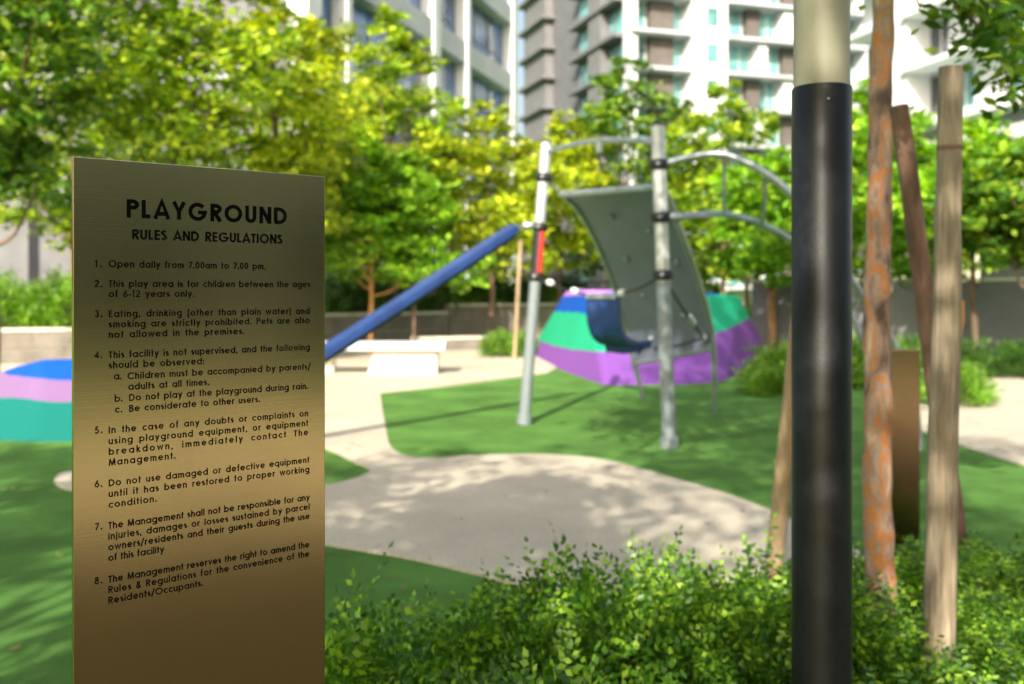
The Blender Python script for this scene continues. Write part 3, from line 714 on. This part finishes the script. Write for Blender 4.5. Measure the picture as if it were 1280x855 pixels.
    for fi, fj in ((.2, .235), (.315, .365), (.43, .49), (.54, .6), (.64, .7), (.74, .8), (.84, .9)):
        MB().tube([up[int(fi*len(up))], lo[int(fj*len(lo))]], .018, 8).build('rung', M['steel'], la)
    for c, (dx, dz) in ((atR(272), (.24, .02)), (atL(284), (-.2, .05))):
        MB().ball(c+Vector((dx*.6, -.03, dz*.3)), .06, sc=(1.7, .8, .75)).build('connector', M['steel'], root)
    # blue slide bar down to the left
    top = Vector((.02, 11.0, 2.17)); end = Vector((-2.95, 8.5, .12))
    pts = spline([top, top.lerp(end, .33)+Vector((0, 0, -.015)), top.lerp(end, .66)+Vector((0, 0, -.02)), end, end+Vector((-.3, -.25, -.05))], 5)
    b = MB(); u = (end-top).normalized(); w = Vector((0, 0, 1)).cross(u).normalized(); vs = []
    prof = [(-.085, -.035), (-.09, .03), (-.08, .05), (0, .056), (.08, .05), (.09, .03), (.085, -.035), (.05, -.05), (-.05, -.05)]
    for i, p in enumerate(pts):
        t = (pts[min(i+1, len(pts)-1)]-pts[max(0, i-1)]).normalized(); kk = w.cross(t) if w.cross(t).z > 0 else t.cross(w)
        vs += [p+w*x+kk*z for x, z in prof]
    m_ = len(prof); k = len(pts)
    b.add(vs, [(i*m_+j, i*m_+(j+1) % m_, (i+1)*m_+(j+1) % m_, (i+1)*m_+j) for i in range(k-1) for j in range(m_)] + [tuple(range(m_)), tuple((k-1)*m_+j for j in range(m_-1, -1, -1))], True)
    sb = b.build('slide_bar', M['slide_blue'], root); md = sb.modifiers.new('e', 'EDGE_SPLIT'); md.split_angle = .8
    MB().tube([p+Vector((0, 0, -.075)) for p in pts], .03, 8).build('dark_underside', M['black'], sb)  # black strip along the bar's underside
    MB().tube([end+Vector((0, 0, -.06)), end+Vector((0, 0, -.16))], .045, 10).build('foot', M['steel'], sb)
    # curved seat hung on beaded ropes
    e = Vector((.93, -.36, 0)); f = Vector((.62, .78, 0)); o = P(731, 368, 10.25)
    pr = spline([(0, 0, 0), (.015, 0, -.16), (.04, 0, -.30), (.12, 0, -.44), (.28, 0, -.53), (.46, 0, -.54), (.66, 0, -.50)], 4)
    wd = .34; b = MB(); vs = []; th = .07; n = len(pr)
    for i, p in enumerate(pr):
        t = (pr[min(i+1, n-1)]-pr[max(0, i-1)]).normalized(); q = Vector((-t.z, 0, t.x))
        for s_, d_ in ((0, 0), (.5, .02), (1, 0), (1, th), (.5, th+.02), (0, th)):
            c = p+q*(-d_ if q.x < 0 else d_)
            vs.append(o+e*wd*s_+f*c.x+Vector((0, 0, c.z)))
    fs = [(i*6+k, i*6+(k+1) % 6, (i+1)*6+(k+1) % 6, (i+1)*6+k) for i in range(n-1) for k in range(6)] + [tuple(range(6)), tuple((n-1)*6+k for k in range(5, -1, -1))]
    b.add(vs, fs, False)
    seat = b.build('curved_seat', M['navy'], root, bevel=.015)
    MB().obox(o, e, -f, .01, wd-.01, -.045, .012, -.05, .006).build('seat_top_trim', M['grey_steel'], seat, bevel=.006)
    def rope(a, c, beads, r=.012):
        rp_ = MB().tube(spline([a, (a+c)/2+Vector((0, 0, -.03)), c], 5), r, 8).build('rope', M['black'], root)
        for t in beads:
            q = a.lerp(c, t)+Vector((0, 0, -.05*t*(1-t))); dd = (c-a).normalized()*.055
            MB().tube([q-dd, q-dd*.6, q+dd*.6, q+dd], [.02, .034, .034, .02], 12).build('bead', M['white_paint'], rp_)
    rope(atL(346), o+Vector((.02, 0, 0)), (.3, .78))
    rope(atR(344), o+e*wd, (.9,))
    rope(atL(346)+Vector((.02, .05, 0)), P(762, 352, 12.6), ())
    MB().tube([P(708, 402, 12.2), P(717, 392, 12.2), P(724, 380, 12.3)], .03, 8)
    rope(atR(346), P(884, 428, 12), (.55, .62, .9), .016)
    rope(P(818, 436, 10.4), P(884, 420, 11.9), (), .016)
play_frame()

# ------------------------------------------------------------------ second sign, lamp post, staked tree
r2 = thing('notice_panel', P(1131, 740, 4.9).to_2d().to_3d(), 'plain back of a brass notice panel standing between the trunk and the stake', 'sign')
a = P(1113, 437, 4.95); bq = P(1150, 437, 4.95)
u = Vector((bq.x-a.x, bq.y-a.y, 0)); ln = u.length; u.normalize(); nn = Vector((u.y, -u.x, 0))
MB().obox((a.x, a.y, 0), u, nn, 0, ln, 0, a.z, -.03, 0).build('plate', M['brass_dark'], r2, bevel=.003)

lx, lz = (1027-640)/F*2.1, 2.1
lpst = thing('lamp_post', (lx, lz, 0), 'round lamp post, beige above a tall black sleeve, beside the bushes', 'lamp post')
hs_ = H0+252/F*2.1
MB().tube([(lx, lz, -.02), (lx, lz, 5.2)], .0575, 48).build('pole', M['pole_beige'], lpst)
MB().tube([(lx, lz, 0), (lx, lz, hs_-.004), (lx, lz, hs_)], [.0615, .0615, .0598], 48).build('sleeve', M['pole_black'], lpst)
MB().tube([(lx, lz, .42), (lx, lz, .424)], .0621, 48).build('sleeve_joint', M['black'], lpst)
MB().tube([(lx, lz, .66), (lx, lz, .6625)], .0619, 48).build('sleeve_joint', M['black'], lpst)
MB().ball((lx-.005, lz-.0612, hs_-.035), .0035).build('rivet', M['steel'], lpst)
MB().box((lx-.08, lz-.3, 5.2), (lx+.08, lz+.3, 5.28)).build('lamp_head', M['grey_steel'], lpst, bevel=.02)

Z0 = 3.6
tp = [P(1100, 850, Z0), P(1101, 760, Z0), P(1099, 690, Z0), P(1096, 600, Z0), P(1098, 500, Z0), P(1095, 400, Z0), P(1098, 310, Z0), P(1100, 210, Z0), P(1100, 120, Z0), P(1104, 40, Z0), P(1105, -40, Z0), P(1120, -200, Z0), P(1100, -420, Z0+.1), (1.2, 3.8, 5.6), (.85, 3.8, 8.0), (.5, 3.9, 11.5)]
tp[0].z = 0
nt_ = tree('peeling_tree', 'tree with thin orange peeling bark between the lamp post and wooden stakes', (tp[0].x, Z0, 0), 13.2, 3.4, 2.1, M['leaf_c'], 41, lean=(-1.0, .2), n=26000, leaf=.13, fat=True, tr=.059, trunk_pts=tp, barkm=M['peel_bark'], lobes=22, limb0=.66)  # unseen crown made tall and leaning so it shades the mound's right end
# low hanging branches at the top right of the picture
def branch(root, pts, n, seed, leaf=.075, spread=.09):
    rs = np.random.RandomState(seed); sp = spline(pts, 6)
    MB().tube(sp, [.012*(1-.7*i/(len(sp)-1)) for i in range(len(sp))], 6).build('branch', M['bark'], root)
    A0 = np.array([tuple(p) for p in sp]); L = len(A0)
    i = rs.randint(L//4, L, n); C = A0[i]+rs.normal(size=(n, 3))*spread*np.array([1, 1, .7])
    A, B = leaf_dirs(rs, n, leaf, .5, up=.5, droop=.8)
    me = leaf_mesh('leaves', C-np.array(root.location), A, B, M['leaf_c'], fold=.2); o_ = bpy.data.objects.new('leaves', me); COL.objects.link(o_); o_.parent = root
branch(nt_, [P(1110, -220, 3.6), P(1150, -90, 3.7), P(1185, -10, 3.8), P(1225, 35, 3.85), P(1240, 55, 3.9)], 260, 1, spread=.075)
branch(nt_, [P(1110, -220, 3.6), P(1200, -140, 4), P(1262, -30, 4.2), P(1278, 60, 4.2), P(1282, 118, 4.2)], 420, 2, spread=.085)
branch(nt_, [P(1110, -200, 3.6), P(1130, -120, 3.5), P(1128, -50, 3.4), P(1150, 10, 3.4)], 60, 3, spread=.06)
branch(nt_, [P(1150, -200, 3.8), P(1240, -160, 4), P(1330, -60, 4.2), P(1300, 40, 4.3)], 320, 4, spread=.1)

M['stake_dark'] = mat('stake_reddish_wood', (.20, .115, .085), .8, var=.25, scale=9, bump=.5, bscale=40, stretch=(1, 1, .12))
M['stake_pale'] = mat('stake_weathered_wood', (.33, .265, .19), .8, var=.22, scale=7, bump=.6, bscale=45, stretch=(1, 1, .1), fine=70)
stake('tree_stake', 'upright pale weathered round stake, tallest of the stakes at right', P(1173, 850, 3.2), P(1189, 84, 3.2), .051, M['stake_pale'], ties=(.865,), rt=.0375)
stake('tree_stake', 'dark reddish stake leaning behind the pale upright stake', (2.06, 4.5, 0), P(1124, 132, 4.0), .045, M['stake_dark'], rt=.038)
stake('tree_stake', 'slim pale stake leaning just left behind the black lamp post', G(965, 728), P(1010, 300, 4.5), .046, M['stake_wood'], rt=.04)
ws = thing('wood_wedge', P(1197, 400, 3.35), 'short orange block of wood wedged behind the pale stake', 'wood block')
MB().tube([P(1194, 432, 3.33), P(1198, 400, 3.33), P(1199, 375, 3.33)], [.016, .022, .018], 6).build('block', M['orange_wood'], ws)

# ------------------------------------------------------------------ foreground bushes
BP = [shrub_mesh('foliage', 100+i, .36, .56, 1350, .032, M['leaf_bush'], per=9, wr=.32, upw=.15) for i in range(3)]
_s = stems_mesh(9, .36, .62, 22).build('stems', M['bark']); BS = _s.data; bpy.data.objects.remove(_s)
rd = random.Random(8)
bush = [  # px, Z, height, label
 (425, 2.45, .62, 'low leafy bush touching the right edge of the notice panel'),
 (520, 2.4, .66, 'leafy bush in the front row, second from the notice panel'),
 (610, 2.2, .66, 'leafy bush in the front row below the middle of the path'),
 (700, 2.15, .60, 'leafy bush in the front row at the bottom centre'),
 (800, 2.1, .60, 'leafy bush in the front row left of the lamp post foot'),
 (900, 2.15, .60, 'leafy bush in the front row touching the lamp post foot'),
 (985, 2.0, .52, 'small leafy bush right against the lamp post foot'),
 (560, 2.85, .58, 'leafy bush in the back row where the turf meets the path'),
 (655, 2.95, .60, 'leafy bush in the back row, left shoulder of the high clump'),
 (745, 3.0, .72, 'tall leafy bush rising over the pale path'),
 (835, 3.1, .60, 'leafy bush in the back row between the two high clumps'),
 (905, 3.05, .72, 'tall leafy bush close left of the lamp post'),
 (985, 3.2, .62, 'leafy bush at the foot of the slim leaning stake'),
 (1080, 2.55, .42, 'low leafy bush at the foot of the peeling trunk, in front'),
 (1165, 2.55, .40, 'low leafy bush in front of the pale upright stake'),
 (1250, 2.55, .43, 'low leafy bush in the bottom right corner'),
 (1060, 3.25, .47, 'leafy bush right behind the lamp post'),
 (1130, 3.9, .42, 'leafy bush behind the trunk, under the back of the second panel'),
 (1225, 3.5, .44, 'leafy bush right of the pale upright stake'),
 (1300, 3.3, .46, 'leafy bush at the right edge behind the corner bush'),
 (1215, 4.2, .40, 'leafy bush farthest back beside the dark turf at right'),
 (1290, 4.1, .38, 'leafy bush at the right edge against the dark turf'),
 (1345, 2.7, .5, 'leafy bush just cut by the right photo edge'),
 (460, 1.95, .52, 'low leafy bush at the bottom edge beside the notice panel'),
]
for i, (px, Z, h, lab) in enumerate(bush):
    s = .9+rd.random()*.25
    place_shrub('leafy_bush', BP[i % 3], BS, ((px-640)/F*Z, Z, .04), (s, s, h*rd.uniform(.70, .98)/.56), rd.uniform(0, 6.3), lab, 'leafy bushes in the foreground bed')
for px, py, Z, n_ in ((1010, 800, 1.95, 1),):
    pass

# ------------------------------------------------------------------ the notice panel with its lettering
SW = .38
Z1 = SW/.282; Z2 = Z1*1.176
A0 = Vector(((91-640)/F*Z1, Z1, 0)); A1 = Vector(((406.5-640)/F*Z2, Z2, 0))
su = (A1-A0).normalized(); sn = Vector((su.y, -su.x, 0)); SWd = (A1-A0).length
ztop = H0+(HZ-195.5)/F*Z1
sign = thing('notice_panel', A0+su*SWd/2, 'tall brushed brass notice panel printed with black playground rules', 'sign')
MB().obox(A0, su, sn, 0, SWd, 0, ztop, -.006, 0).build('plate', M['brass'], sign, bevel=.0012)

def plate_uv(px, py):
    """where the ray through a photo pixel meets the panel face"""
    d = Vector(((px-640)/F, 1, (HZ-py)/F)); o = Vector((0, 0, H0))
    t = (A0-o).dot(sn)/d.dot(sn); q = o+d*t
    return (q-A0).dot(su), q.z

XH, AS, WT = .74, 1.04, .165
def arc(cx, cy, rx, ry, a0, a1, n=None):
    n = n or max(4, int(abs(a1-a0)/15)); return [(cx+rx*math.cos(math.radians(a0+(a1-a0)*i/n)), cy+ry*math.sin(math.radians(a0+(a1-a0)*i/n))) for i in range(n+1)]
def glyph(ch, w):
    """centre-line strokes and advance; cap height 1, geometric bold sans"""
    h = w/2; r = XH/2-h; c = XH/2; R = .5-h+.01
    O = arc(r+h, c, r, r, 0, 360, 26)
    xr = 2*r+h
    g = {
     'a': ([O, [(xr, 0), (xr, XH)]], xr+h), 'b': ([O, [(h, 0), (h, AS)]], xr+h), 'd': ([O, [(xr, 0), (xr, AS)]], xr+h),
     'c': ([arc(r+h, c, r, r, 42, 318)], xr-.06), 'e': ([[(h, c), (xr-.02, c)], arc(r+h, c, r, r, 0, 322)], xr+h),
     'o': ([O], xr+h), 'p': ([O, [(h, -.28), (h, XH)]], xr+h), 'q': ([O, [(xr, -.28), (xr, XH)]], xr+h),
     'g': ([O, [(xr, XH)]+[(xr, -.02)]+arc(r+h, -.02, r, .22, 0, -150)], xr+h),
     'n': ([[(h, 0), (h, XH)], arc(.28, XH-.215-h, .215, .215, 170, 0)+[(.495, 0)]], .495+h),
     'h': ([[(h, 0), (h, AS)], arc(.28, XH-.215-h, .215, .215, 170, 0)+[(.495, 0)]], .495+h),
     'm': ([[(h, 0), (h, XH)], arc(.255, XH-.19-h, .19, .19, 170, 0)+[(.445, 0)], arc(.635, XH-.19-h, .19, .19, 180, 0)+[(.825, 0)]], .825+h),
     'u': ([[(h, XH)]+arc(.28, .215+h, .215, .215, 180, 360), [(.495, 0), (.495, XH)]], .495+h),
     'r': ([[(h, 0), (h, XH)], arc(.24, XH-.17-h, .17, .17, 165, 55)], .36),
     's': ([arc(.21, XH-.16-h+.0, .135, .155, 40, 255, 9)+arc(.21, .165+h, .15, .165, 75, -135, 9)], .42),
     't': ([[(.16, 0), (.16, .98)], [(0, XH-h), (.32, XH-h)]], .32), 'f': ([[(.15, 0), (.15, .86)]+arc(.29, .86, .14, .13, 180, 80, 6), [(0, XH-h), (.31, XH-h)]], .33),
     'i': ([[(h, 0), (h, XH)], [(h, .86), (h, .86+w)]], w), 'j': ([[(h, -.25), (h, XH)], [(h, .86), (h, .86+w)]], w), 'l': ([[(h, 0), (h, AS)]], w),
     'k': ([[(h, 0), (h, AS)], [(h+.02, .34), (.46, XH)], [(.2, .46), (.5, 0)]], .52),
     'v': ([[(.05, XH), (.29, .06), (.53, XH)]], .58), 'w': ([[(.05, XH), (.25, .06), (.45, XH-.05), (.65, .06), (.85, XH)]], .9),
     'x': ([[(.05, XH), (.5, 0)], [(.05, 0), (.5, XH)]], .55), 'y': ([[(.05, XH), (.30, .09)], [(.55, XH), (.17, -.28)]], .6), 'z': ([[(.04, XH-h), (.44, XH-h), (.06, h), (.48, h)]], .52),
     'P': ([[(h, 0), (h, 1)], [(h, 1-h), (.33, 1-h)]+arc(.33, .72, .22, .28-h, 90, -90)+[(h, .44+h)]], .6),
     'R': ([[(h, 0), (h, 1)], [(h, 1-h), (.33, 1-h)]+arc(.33, .72, .22, .28-h, 90, -90)+[(h, .44+h)], [(.28, .46), (.58, 0)]], .64),
     'B': ([[(h, 0), (h, 1)], [(h, 1-h), (.3, 1-h)]+arc(.3, .75, .19, .25-h, 90, -90)+[(h, .5+h*.4)], [(h, .5+h*.4), (.33, .5+h*.4)]+arc(.33, .28, .22, .28-h+.03, 80, -90)+[(h, h)]], .62),
     'L': ([[(h, 1), (h, h), (.46, h)]], .48), 'T': ([[(.25, 0), (.25, 1)], [(0, 1-h), (.5, 1-h)]], .5),
     'A': ([[(.05, 0), (.42, .97), (.79, 0)], [(.19, .28), (.65, .28)]], .84), 'Y': ([[(.05, 1), (.34, .45), (.63, 1)], [(.34, 0), (.34, .5)]], .68),
     'V': ([[(.05, 1), (.37, .04), (.69, 1)]], .74),
     'O': ([arc(.53, .5, .53-h, R, 0, 360, 32)], 1.06), 'C': ([arc(.53, .5, .53-h, R, 40, 320, 24)], .93), 'G': ([arc(.53, .5, .53-h, R, 42, 352, 26)+[(1.06-h, .47), (.56, .47)]], 1.08),
     'Q': ([arc(.53, .5, .53-h, R, 0, 360, 32), [(.6, .3), (.95, 0)]], 1.06),
     'U': ([[(h, 1)]+arc(.34, .34, .34-h, .34-h, 180, 360)+[(.68-h, 1)]], .68), 'N': ([[(h, 0), (h, 1)], [(h, .96), (.74-h, .04)], [(.74-h, 0), (.74-h, 1)]], .72),
     'M': ([[(h, 0), (.17, 1)], [(.16, .97), (.47, .05)], [(.78, .97), (.47, .05)], [(.77, 1), (.94-h, 0)]], .94),
     'D': ([[(h, h), (h, 1-h), (.3, 1-h)]+arc(.3, .5, .42, .5-h, 90, -90)+[(h-.06, h)]], .8), 'E': ([[(h, 0), (h, 1)], [(h, 1-h), (.5, 1-h)], [(h, .5), (.48, .5)], [(h, h), (.5, h)]], .52),
     'I': ([[(h, 0), (h, 1)]], w), 'S': ([arc(.28, .755-.0, .19, .245-h, 30, 262, 12)+arc(.28, .275, .21, .275-h, 78, -150, 12)], .54),
     '&': ([[(.62, 0), (.2, .62)]+arc(.32, .78, .15, .15, 200, -30, 10)+[(.12, .36)]+arc(.26, .24, .2, .2, 150, 330, 9)+[(.62, .42)]], .68),
     '0': ([arc(.3, .5, .3-h, R, 0, 360, 26)], .6), '1': ([[(.06, .84), (.24, .97), (.24, 0)]], .4), '2': ([arc(.28, .7, .22, .24, 165, -25, 10)+[(.05, h), (.54, h)]], .58),
     '3': ([arc(.27, .735, .19, .205, 150, -80, 10)+[(.24, .53)], arc(.27, .28, .22, .235, 85, -150, 12)], .56), '4': ([[(.44, 0), (.44, .93), (.05, .26), (.58, .26)]], .6),
     '5': ([[(.5, 1-h), (.2, 1-h), (.13, .54)]+arc(.27, .31, .22, .26, 120, -150, 12)], .56), '6': ([arc(.3, .31, .23, .25, 0, 360, 20), [(.11, .44), (.42, 1)]], .6),
     '7': ([[(.02, 1-h), (.5, 1-h), (.18, 0)]], .55), '8': ([arc(.28, .75, .17, .18, 0, 360, 18), arc(.28, .285, .22, .23, 0, 360, 20)], .56),
     '.': ([[(h*1.2, 0), (h*1.2, w*1.25)]], w*1.3), ',': ([[(h+.02, w), (h-.03, -.14)]], w+.02), ':': ([[(h, 0), (h, w)], [(h, .5), (h, .5+w)]], w),
     '/': ([[(.0, -.15), (.4, 1.05)]], .42), '-': ([[(0, .36), (.3, .36)]], .3), '(': ([arc(.3, .4, .22, .74, 120, 240, 9)], .24), ')': ([arc(-.06, .4, .22, .74, -60, 60, 9)], .24),
    }
    return g[ch]

def ribbon(b, pts, w, f):
    """flat stroke of width w along pts, corners mitred; f maps glyph space to the panel"""
    n = len(pts); closed = n > 3 and math.dist(pts[0], pts[-1]) < 1e-5
    if closed: pts = pts[:-1]; n -= 1
    Lp, Rp = [], []
    for i in range(n):
        p = pts[i]; a = pts[i-1] if (i > 0 or closed) else None; c = pts[(i+1) % n] if (i < n-1 or closed) else None
        def nd(p0, p1):
            dx, dy = p1[0]-p0[0], p1[1]-p0[1]; l = math.hypot(dx, dy) or 1; return dx/l, dy/l
        if a is None: t = nd(p, c); m = (-t[1], t[0]); k = 1
        elif c is None: t = nd(a, p); m = (-t[1], t[0]); k = 1
        else:
            t0 = nd(a, p); t1 = nd(p, c); m = (-(t0[1]+t1[1]), t0[0]+t1[0]); l = math.hypot(*m)
            if l < .25: m = (-t0[1], t0[0]); k = 1
            else: m = (m[0]/l, m[1]/l); k = min(1.9, 1/max(.3, m[0]*-t0[1]+m[1]*t0[0]))
        Lp.append((p[0]+m[0]*w/2*k, p[1]+m[1]*w/2*k)); Rp.append((p[0]-m[0]*w/2*k, p[1]-m[1]*w/2*k))
    vs = [f(*q) for q in Rp]+[f(*q) for q in Lp]
    fs = [(i, (i+1) % n, n+(i+1) % n, n+i) for i in range(n if closed else n-1)]
    b.add(vs, fs)

def text_line(b, s, px0, py, px1, cap, wt=WT, lsp=.10, sps=.36, py_at=None):
    """line of text: baseline at photo row py at column px0, ending at column px1"""
    u0, v0 = plate_uv(px0, py); u1, _ = plate_uv(px1, py)
    tgt = (u1-u0)/cap
    nat = 0; nsp = s.count(' '); nl = 0
    for i, ch in enumerate(s):
        if ch == ' ': nat += sps
        else: nat += glyph(ch, wt)[1]; nl += 1; nat += lsp
    nat -= lsp
    ex = tgt-nat; kx = 1.0
    if ex < 0: kx = tgt/nat; ex = 0
    gaps = (nl-1)+3.0*nsp; e = ex/max(1, gaps)
    x = 0
    for ch in s:
        if ch == ' ': x += sps+e*3.0; continue
        st, ad = glyph(ch, wt)
        for k, p in enumerate(st):
            dd = .0006+k*.00012
            ribbon(b, p, wt*(1.25 if ch in '.:' else 1), lambda gx, gy, x=x, dd=dd: A0+su*(u0+(x+gx)*kx*cap)+sn*dd+Vector((0, 0, v0+gy*cap)))
        x += ad+lsp+e
def px_cap(px, hpx):
    u, v = plate_uv(px, 400); q = A0+su*u; return hpx/F*q.y

c8 = px_cap(135, 8.6)
b = MB(); text_line(b, 'PLAYGROUND', 158.5, 271.8, 358, px_cap(158, 23), wt=.215, lsp=.05); b.build('heading', M['ink'], sign)
b = MB(); text_line(b, 'RULES AND REGULATIONS', 165.5, 299, 352.5, px_cap(165, 12.6), wt=.195, lsp=.06); b.build('heading', M['ink'], sign)
RULES = [
 ('1.', 334, [('Open daily from 7.00am to 7.00 pm.', 136, 334, 332)]),
 ('2.', 358.7, [('This play area is for children between the ages', 136, 358.7, 387.5), ('of 6-12 years only.', 136, 371.5, 243)]),
 ('3.', 396.5, [('Eating, drinking (other than plain water) and', 136, 396.5, 387), ('smoking are strictly prohibited. Pets are also', 136, 409.6, 387), ('not allowed in the premises.', 136, 422.5, 305.5)]),
 ('4.', 447.8, [('This facility is not supervised, and the following', 136, 447.8, 387), ('should be observed:', 136, 460.8, 255),
   ('a.', 142.5, 474.5, 152), ('Children must be accompanied by parents/', 159.5, 474.2, 388), ('adults at all times.', 160.5, 487.5, 261.5),
   ('b.', 143.5, 502.5, 153), ('Do not play at the playground during rain.', 161.5, 501.3, 385), ('c.', 144, 516, 153), ('Be considerate to other users.', 161.5, 514.8, 325)]),
 ('5.', 542, [('In the case of any doubts or complaints on', 136, 541.8, 385), ('using playground equipment, or equipment', 136, 555.6, 385), ('breakdown, immediately contact The', 136, 568.8, 385), ('Management.', 136, 582.2, 219.5)]),
 ('6.', 609.5, [('Do not use damaged or defective equipment', 136, 608, 386.5), ('until it has been restored to proper working', 136, 621.6, 386.5), ('condition.', 136, 635, 196)]),
 ('7.', 663, [('The Management shall not be responsible for any', 135.5, 661.4, 387), ('injuries, damages or losses sustained by parcel', 135.5, 674.8, 387), ('owners/residents and their guests during the use', 135.5, 688.2, 387), ('of this facility', 135.5, 701.6, 205)]),
 ('8.', 730.5, [('The Management reserves the right to amend the', 135.5, 728.6, 386.5), ('Rules & Regulations for the convenience of the', 135.5, 741.8, 386.5), ('Residents/Occupants.', 135.5, 755, 254)]),
]
for num, yy, lines in RULES:
    b = MB(); text_line(b, num, 118.5, yy, 128, c8, lsp=.12)
    for s, x0, y0, x1 in lines: text_line(b, s, x0, y0, x1, c8)
    b.build('rule_text', M['ink'], sign)

tag(flat('reflected_paving', [(.3, .2), (2.2, 1.2), (4.2, 2.2), (7.4, .8), (9.6, -3.6), (5.4, -5.8), (1.4, -2.6)], 0, .012, M['paving']), 'sand coloured paving added behind the viewpoint for the panel to reflect')  # unseen ground added as the bright band in the panel's reflection
tag(flat('reflected_bed', [(.2, -.3), (.95, 1.1), (4.6, .94), (2.4, -2.84)], .012, .06, M['mulch']), 'soil strip added behind the viewpoint to darken the panel reflection')  # added to keep the lower part of the panel's reflection dark and brown
# ------------------------------------------------------------------ shade trees around and behind the viewpoint
st = [((-8.4, -2.2, 0), 7.4, 3.0, 2.6, 'leaf_b', 51, 'left most shade tree behind the viewpoint'),
      ((-4.4, -3.4, 0), 7.8, 3.0, 2.7, 'leaf_c', 52, 'shade tree behind the viewpoint on its left'),
      ((-.8, -4.2, 0), 10.0, 3.0, 2.7, 'leaf_b', 53, 'tallest shade tree, straight behind the viewpoint'),
      ((3.2, -3.6, 0), 8.6, 3.0, 2.4, 'leaf_c', 54, 'shade tree behind the viewpoint on its right'),
      ((-2.2, -.6, 0), 5.2, 2.9, 1.9, 'leaf_b', 55, 'small shade tree just left of the viewpoint'),
      ((1.0, -8.6, 0), 7.6, 3.2, 2.3, 'leaf_c', 56, 'added shade tree farthest behind the viewpoint, darkening the reflected ground'),  # added to shade the ground mirrored in the lower panel
      ((-6.3, -.9, 0), 7.0, 3.2, 2.0, 'leaf_b', 58, 'shade tree left of the viewpoint between two larger ones'),
      ((.2, -6.4, 0), 6.4, 2.8, 1.9, 'leaf_c', 57, 'added round shade tree behind the viewpoint, darkening the reflected ground')]  # second added tree, shades the same mirrored ground
for b_, H, cb, R, lm, sd, lab in st:
    tree('shade_tree', lab, b_, H, cb, R, M[lm], sd, n=int(4300*(1.3 if H > 8 else 1)), leaf=.17, tr=.09)
cc = Vector((5.8, -20, 0)); ub = Vector((.51, .86, 0)); nb = Vector((-.86, .51, 0))  # block added so the upper panel reflects an unlit grey wall
rb = thing('reflected_block', cc, 'added unseen grey block behind the viewpoint at right, reflected by the notice panel', 'building')
MB().obox(cc, ub, nb, 0, 24, 0, 8.5, -8, 0).build('wall', M['grey_render'], rb)
MB().obox(cc, ub, nb, -.3, 24.3, 8.52, 8.9, -8.3, .6).build('roof', M['grey_render'], rb)
for k in range(6):
    window(rb, cc, ub, nb, 1+k*3.9, 3.9+k*3.9, .3, 3.2, M['dark_glass'], d=.01, mull=2)

# ------------------------------------------------------------------ leaf litter
M['litter'] = leaf_mat('dry_leaf', (.16, .09, .03), (.24, .16, .05), (.34, .30, .08), .1)
rs = np.random.RandomState(77); n = 900
C = np.stack([rs.uniform(-6, 9, n), rs.uniform(2.5, 19, n), np.full(n, .02)], 1)
A = unit(rs, n)*.035; A[:, 2] *= .15; B = np.cross(A, np.array([0, 0, 1.]))*.45; B[:, 2] += rs.uniform(-.004, .004, n)
lo_ = bpy.data.objects.new('fallen_leaves', leaf_mesh('fallen_leaves', C, A, B, M['litter'], fold=.15)); COL.objects.link(lo_)
tag(lo_, 'small dry leaves scattered over the turf and paving', 'fallen leaves', kind='stuff')
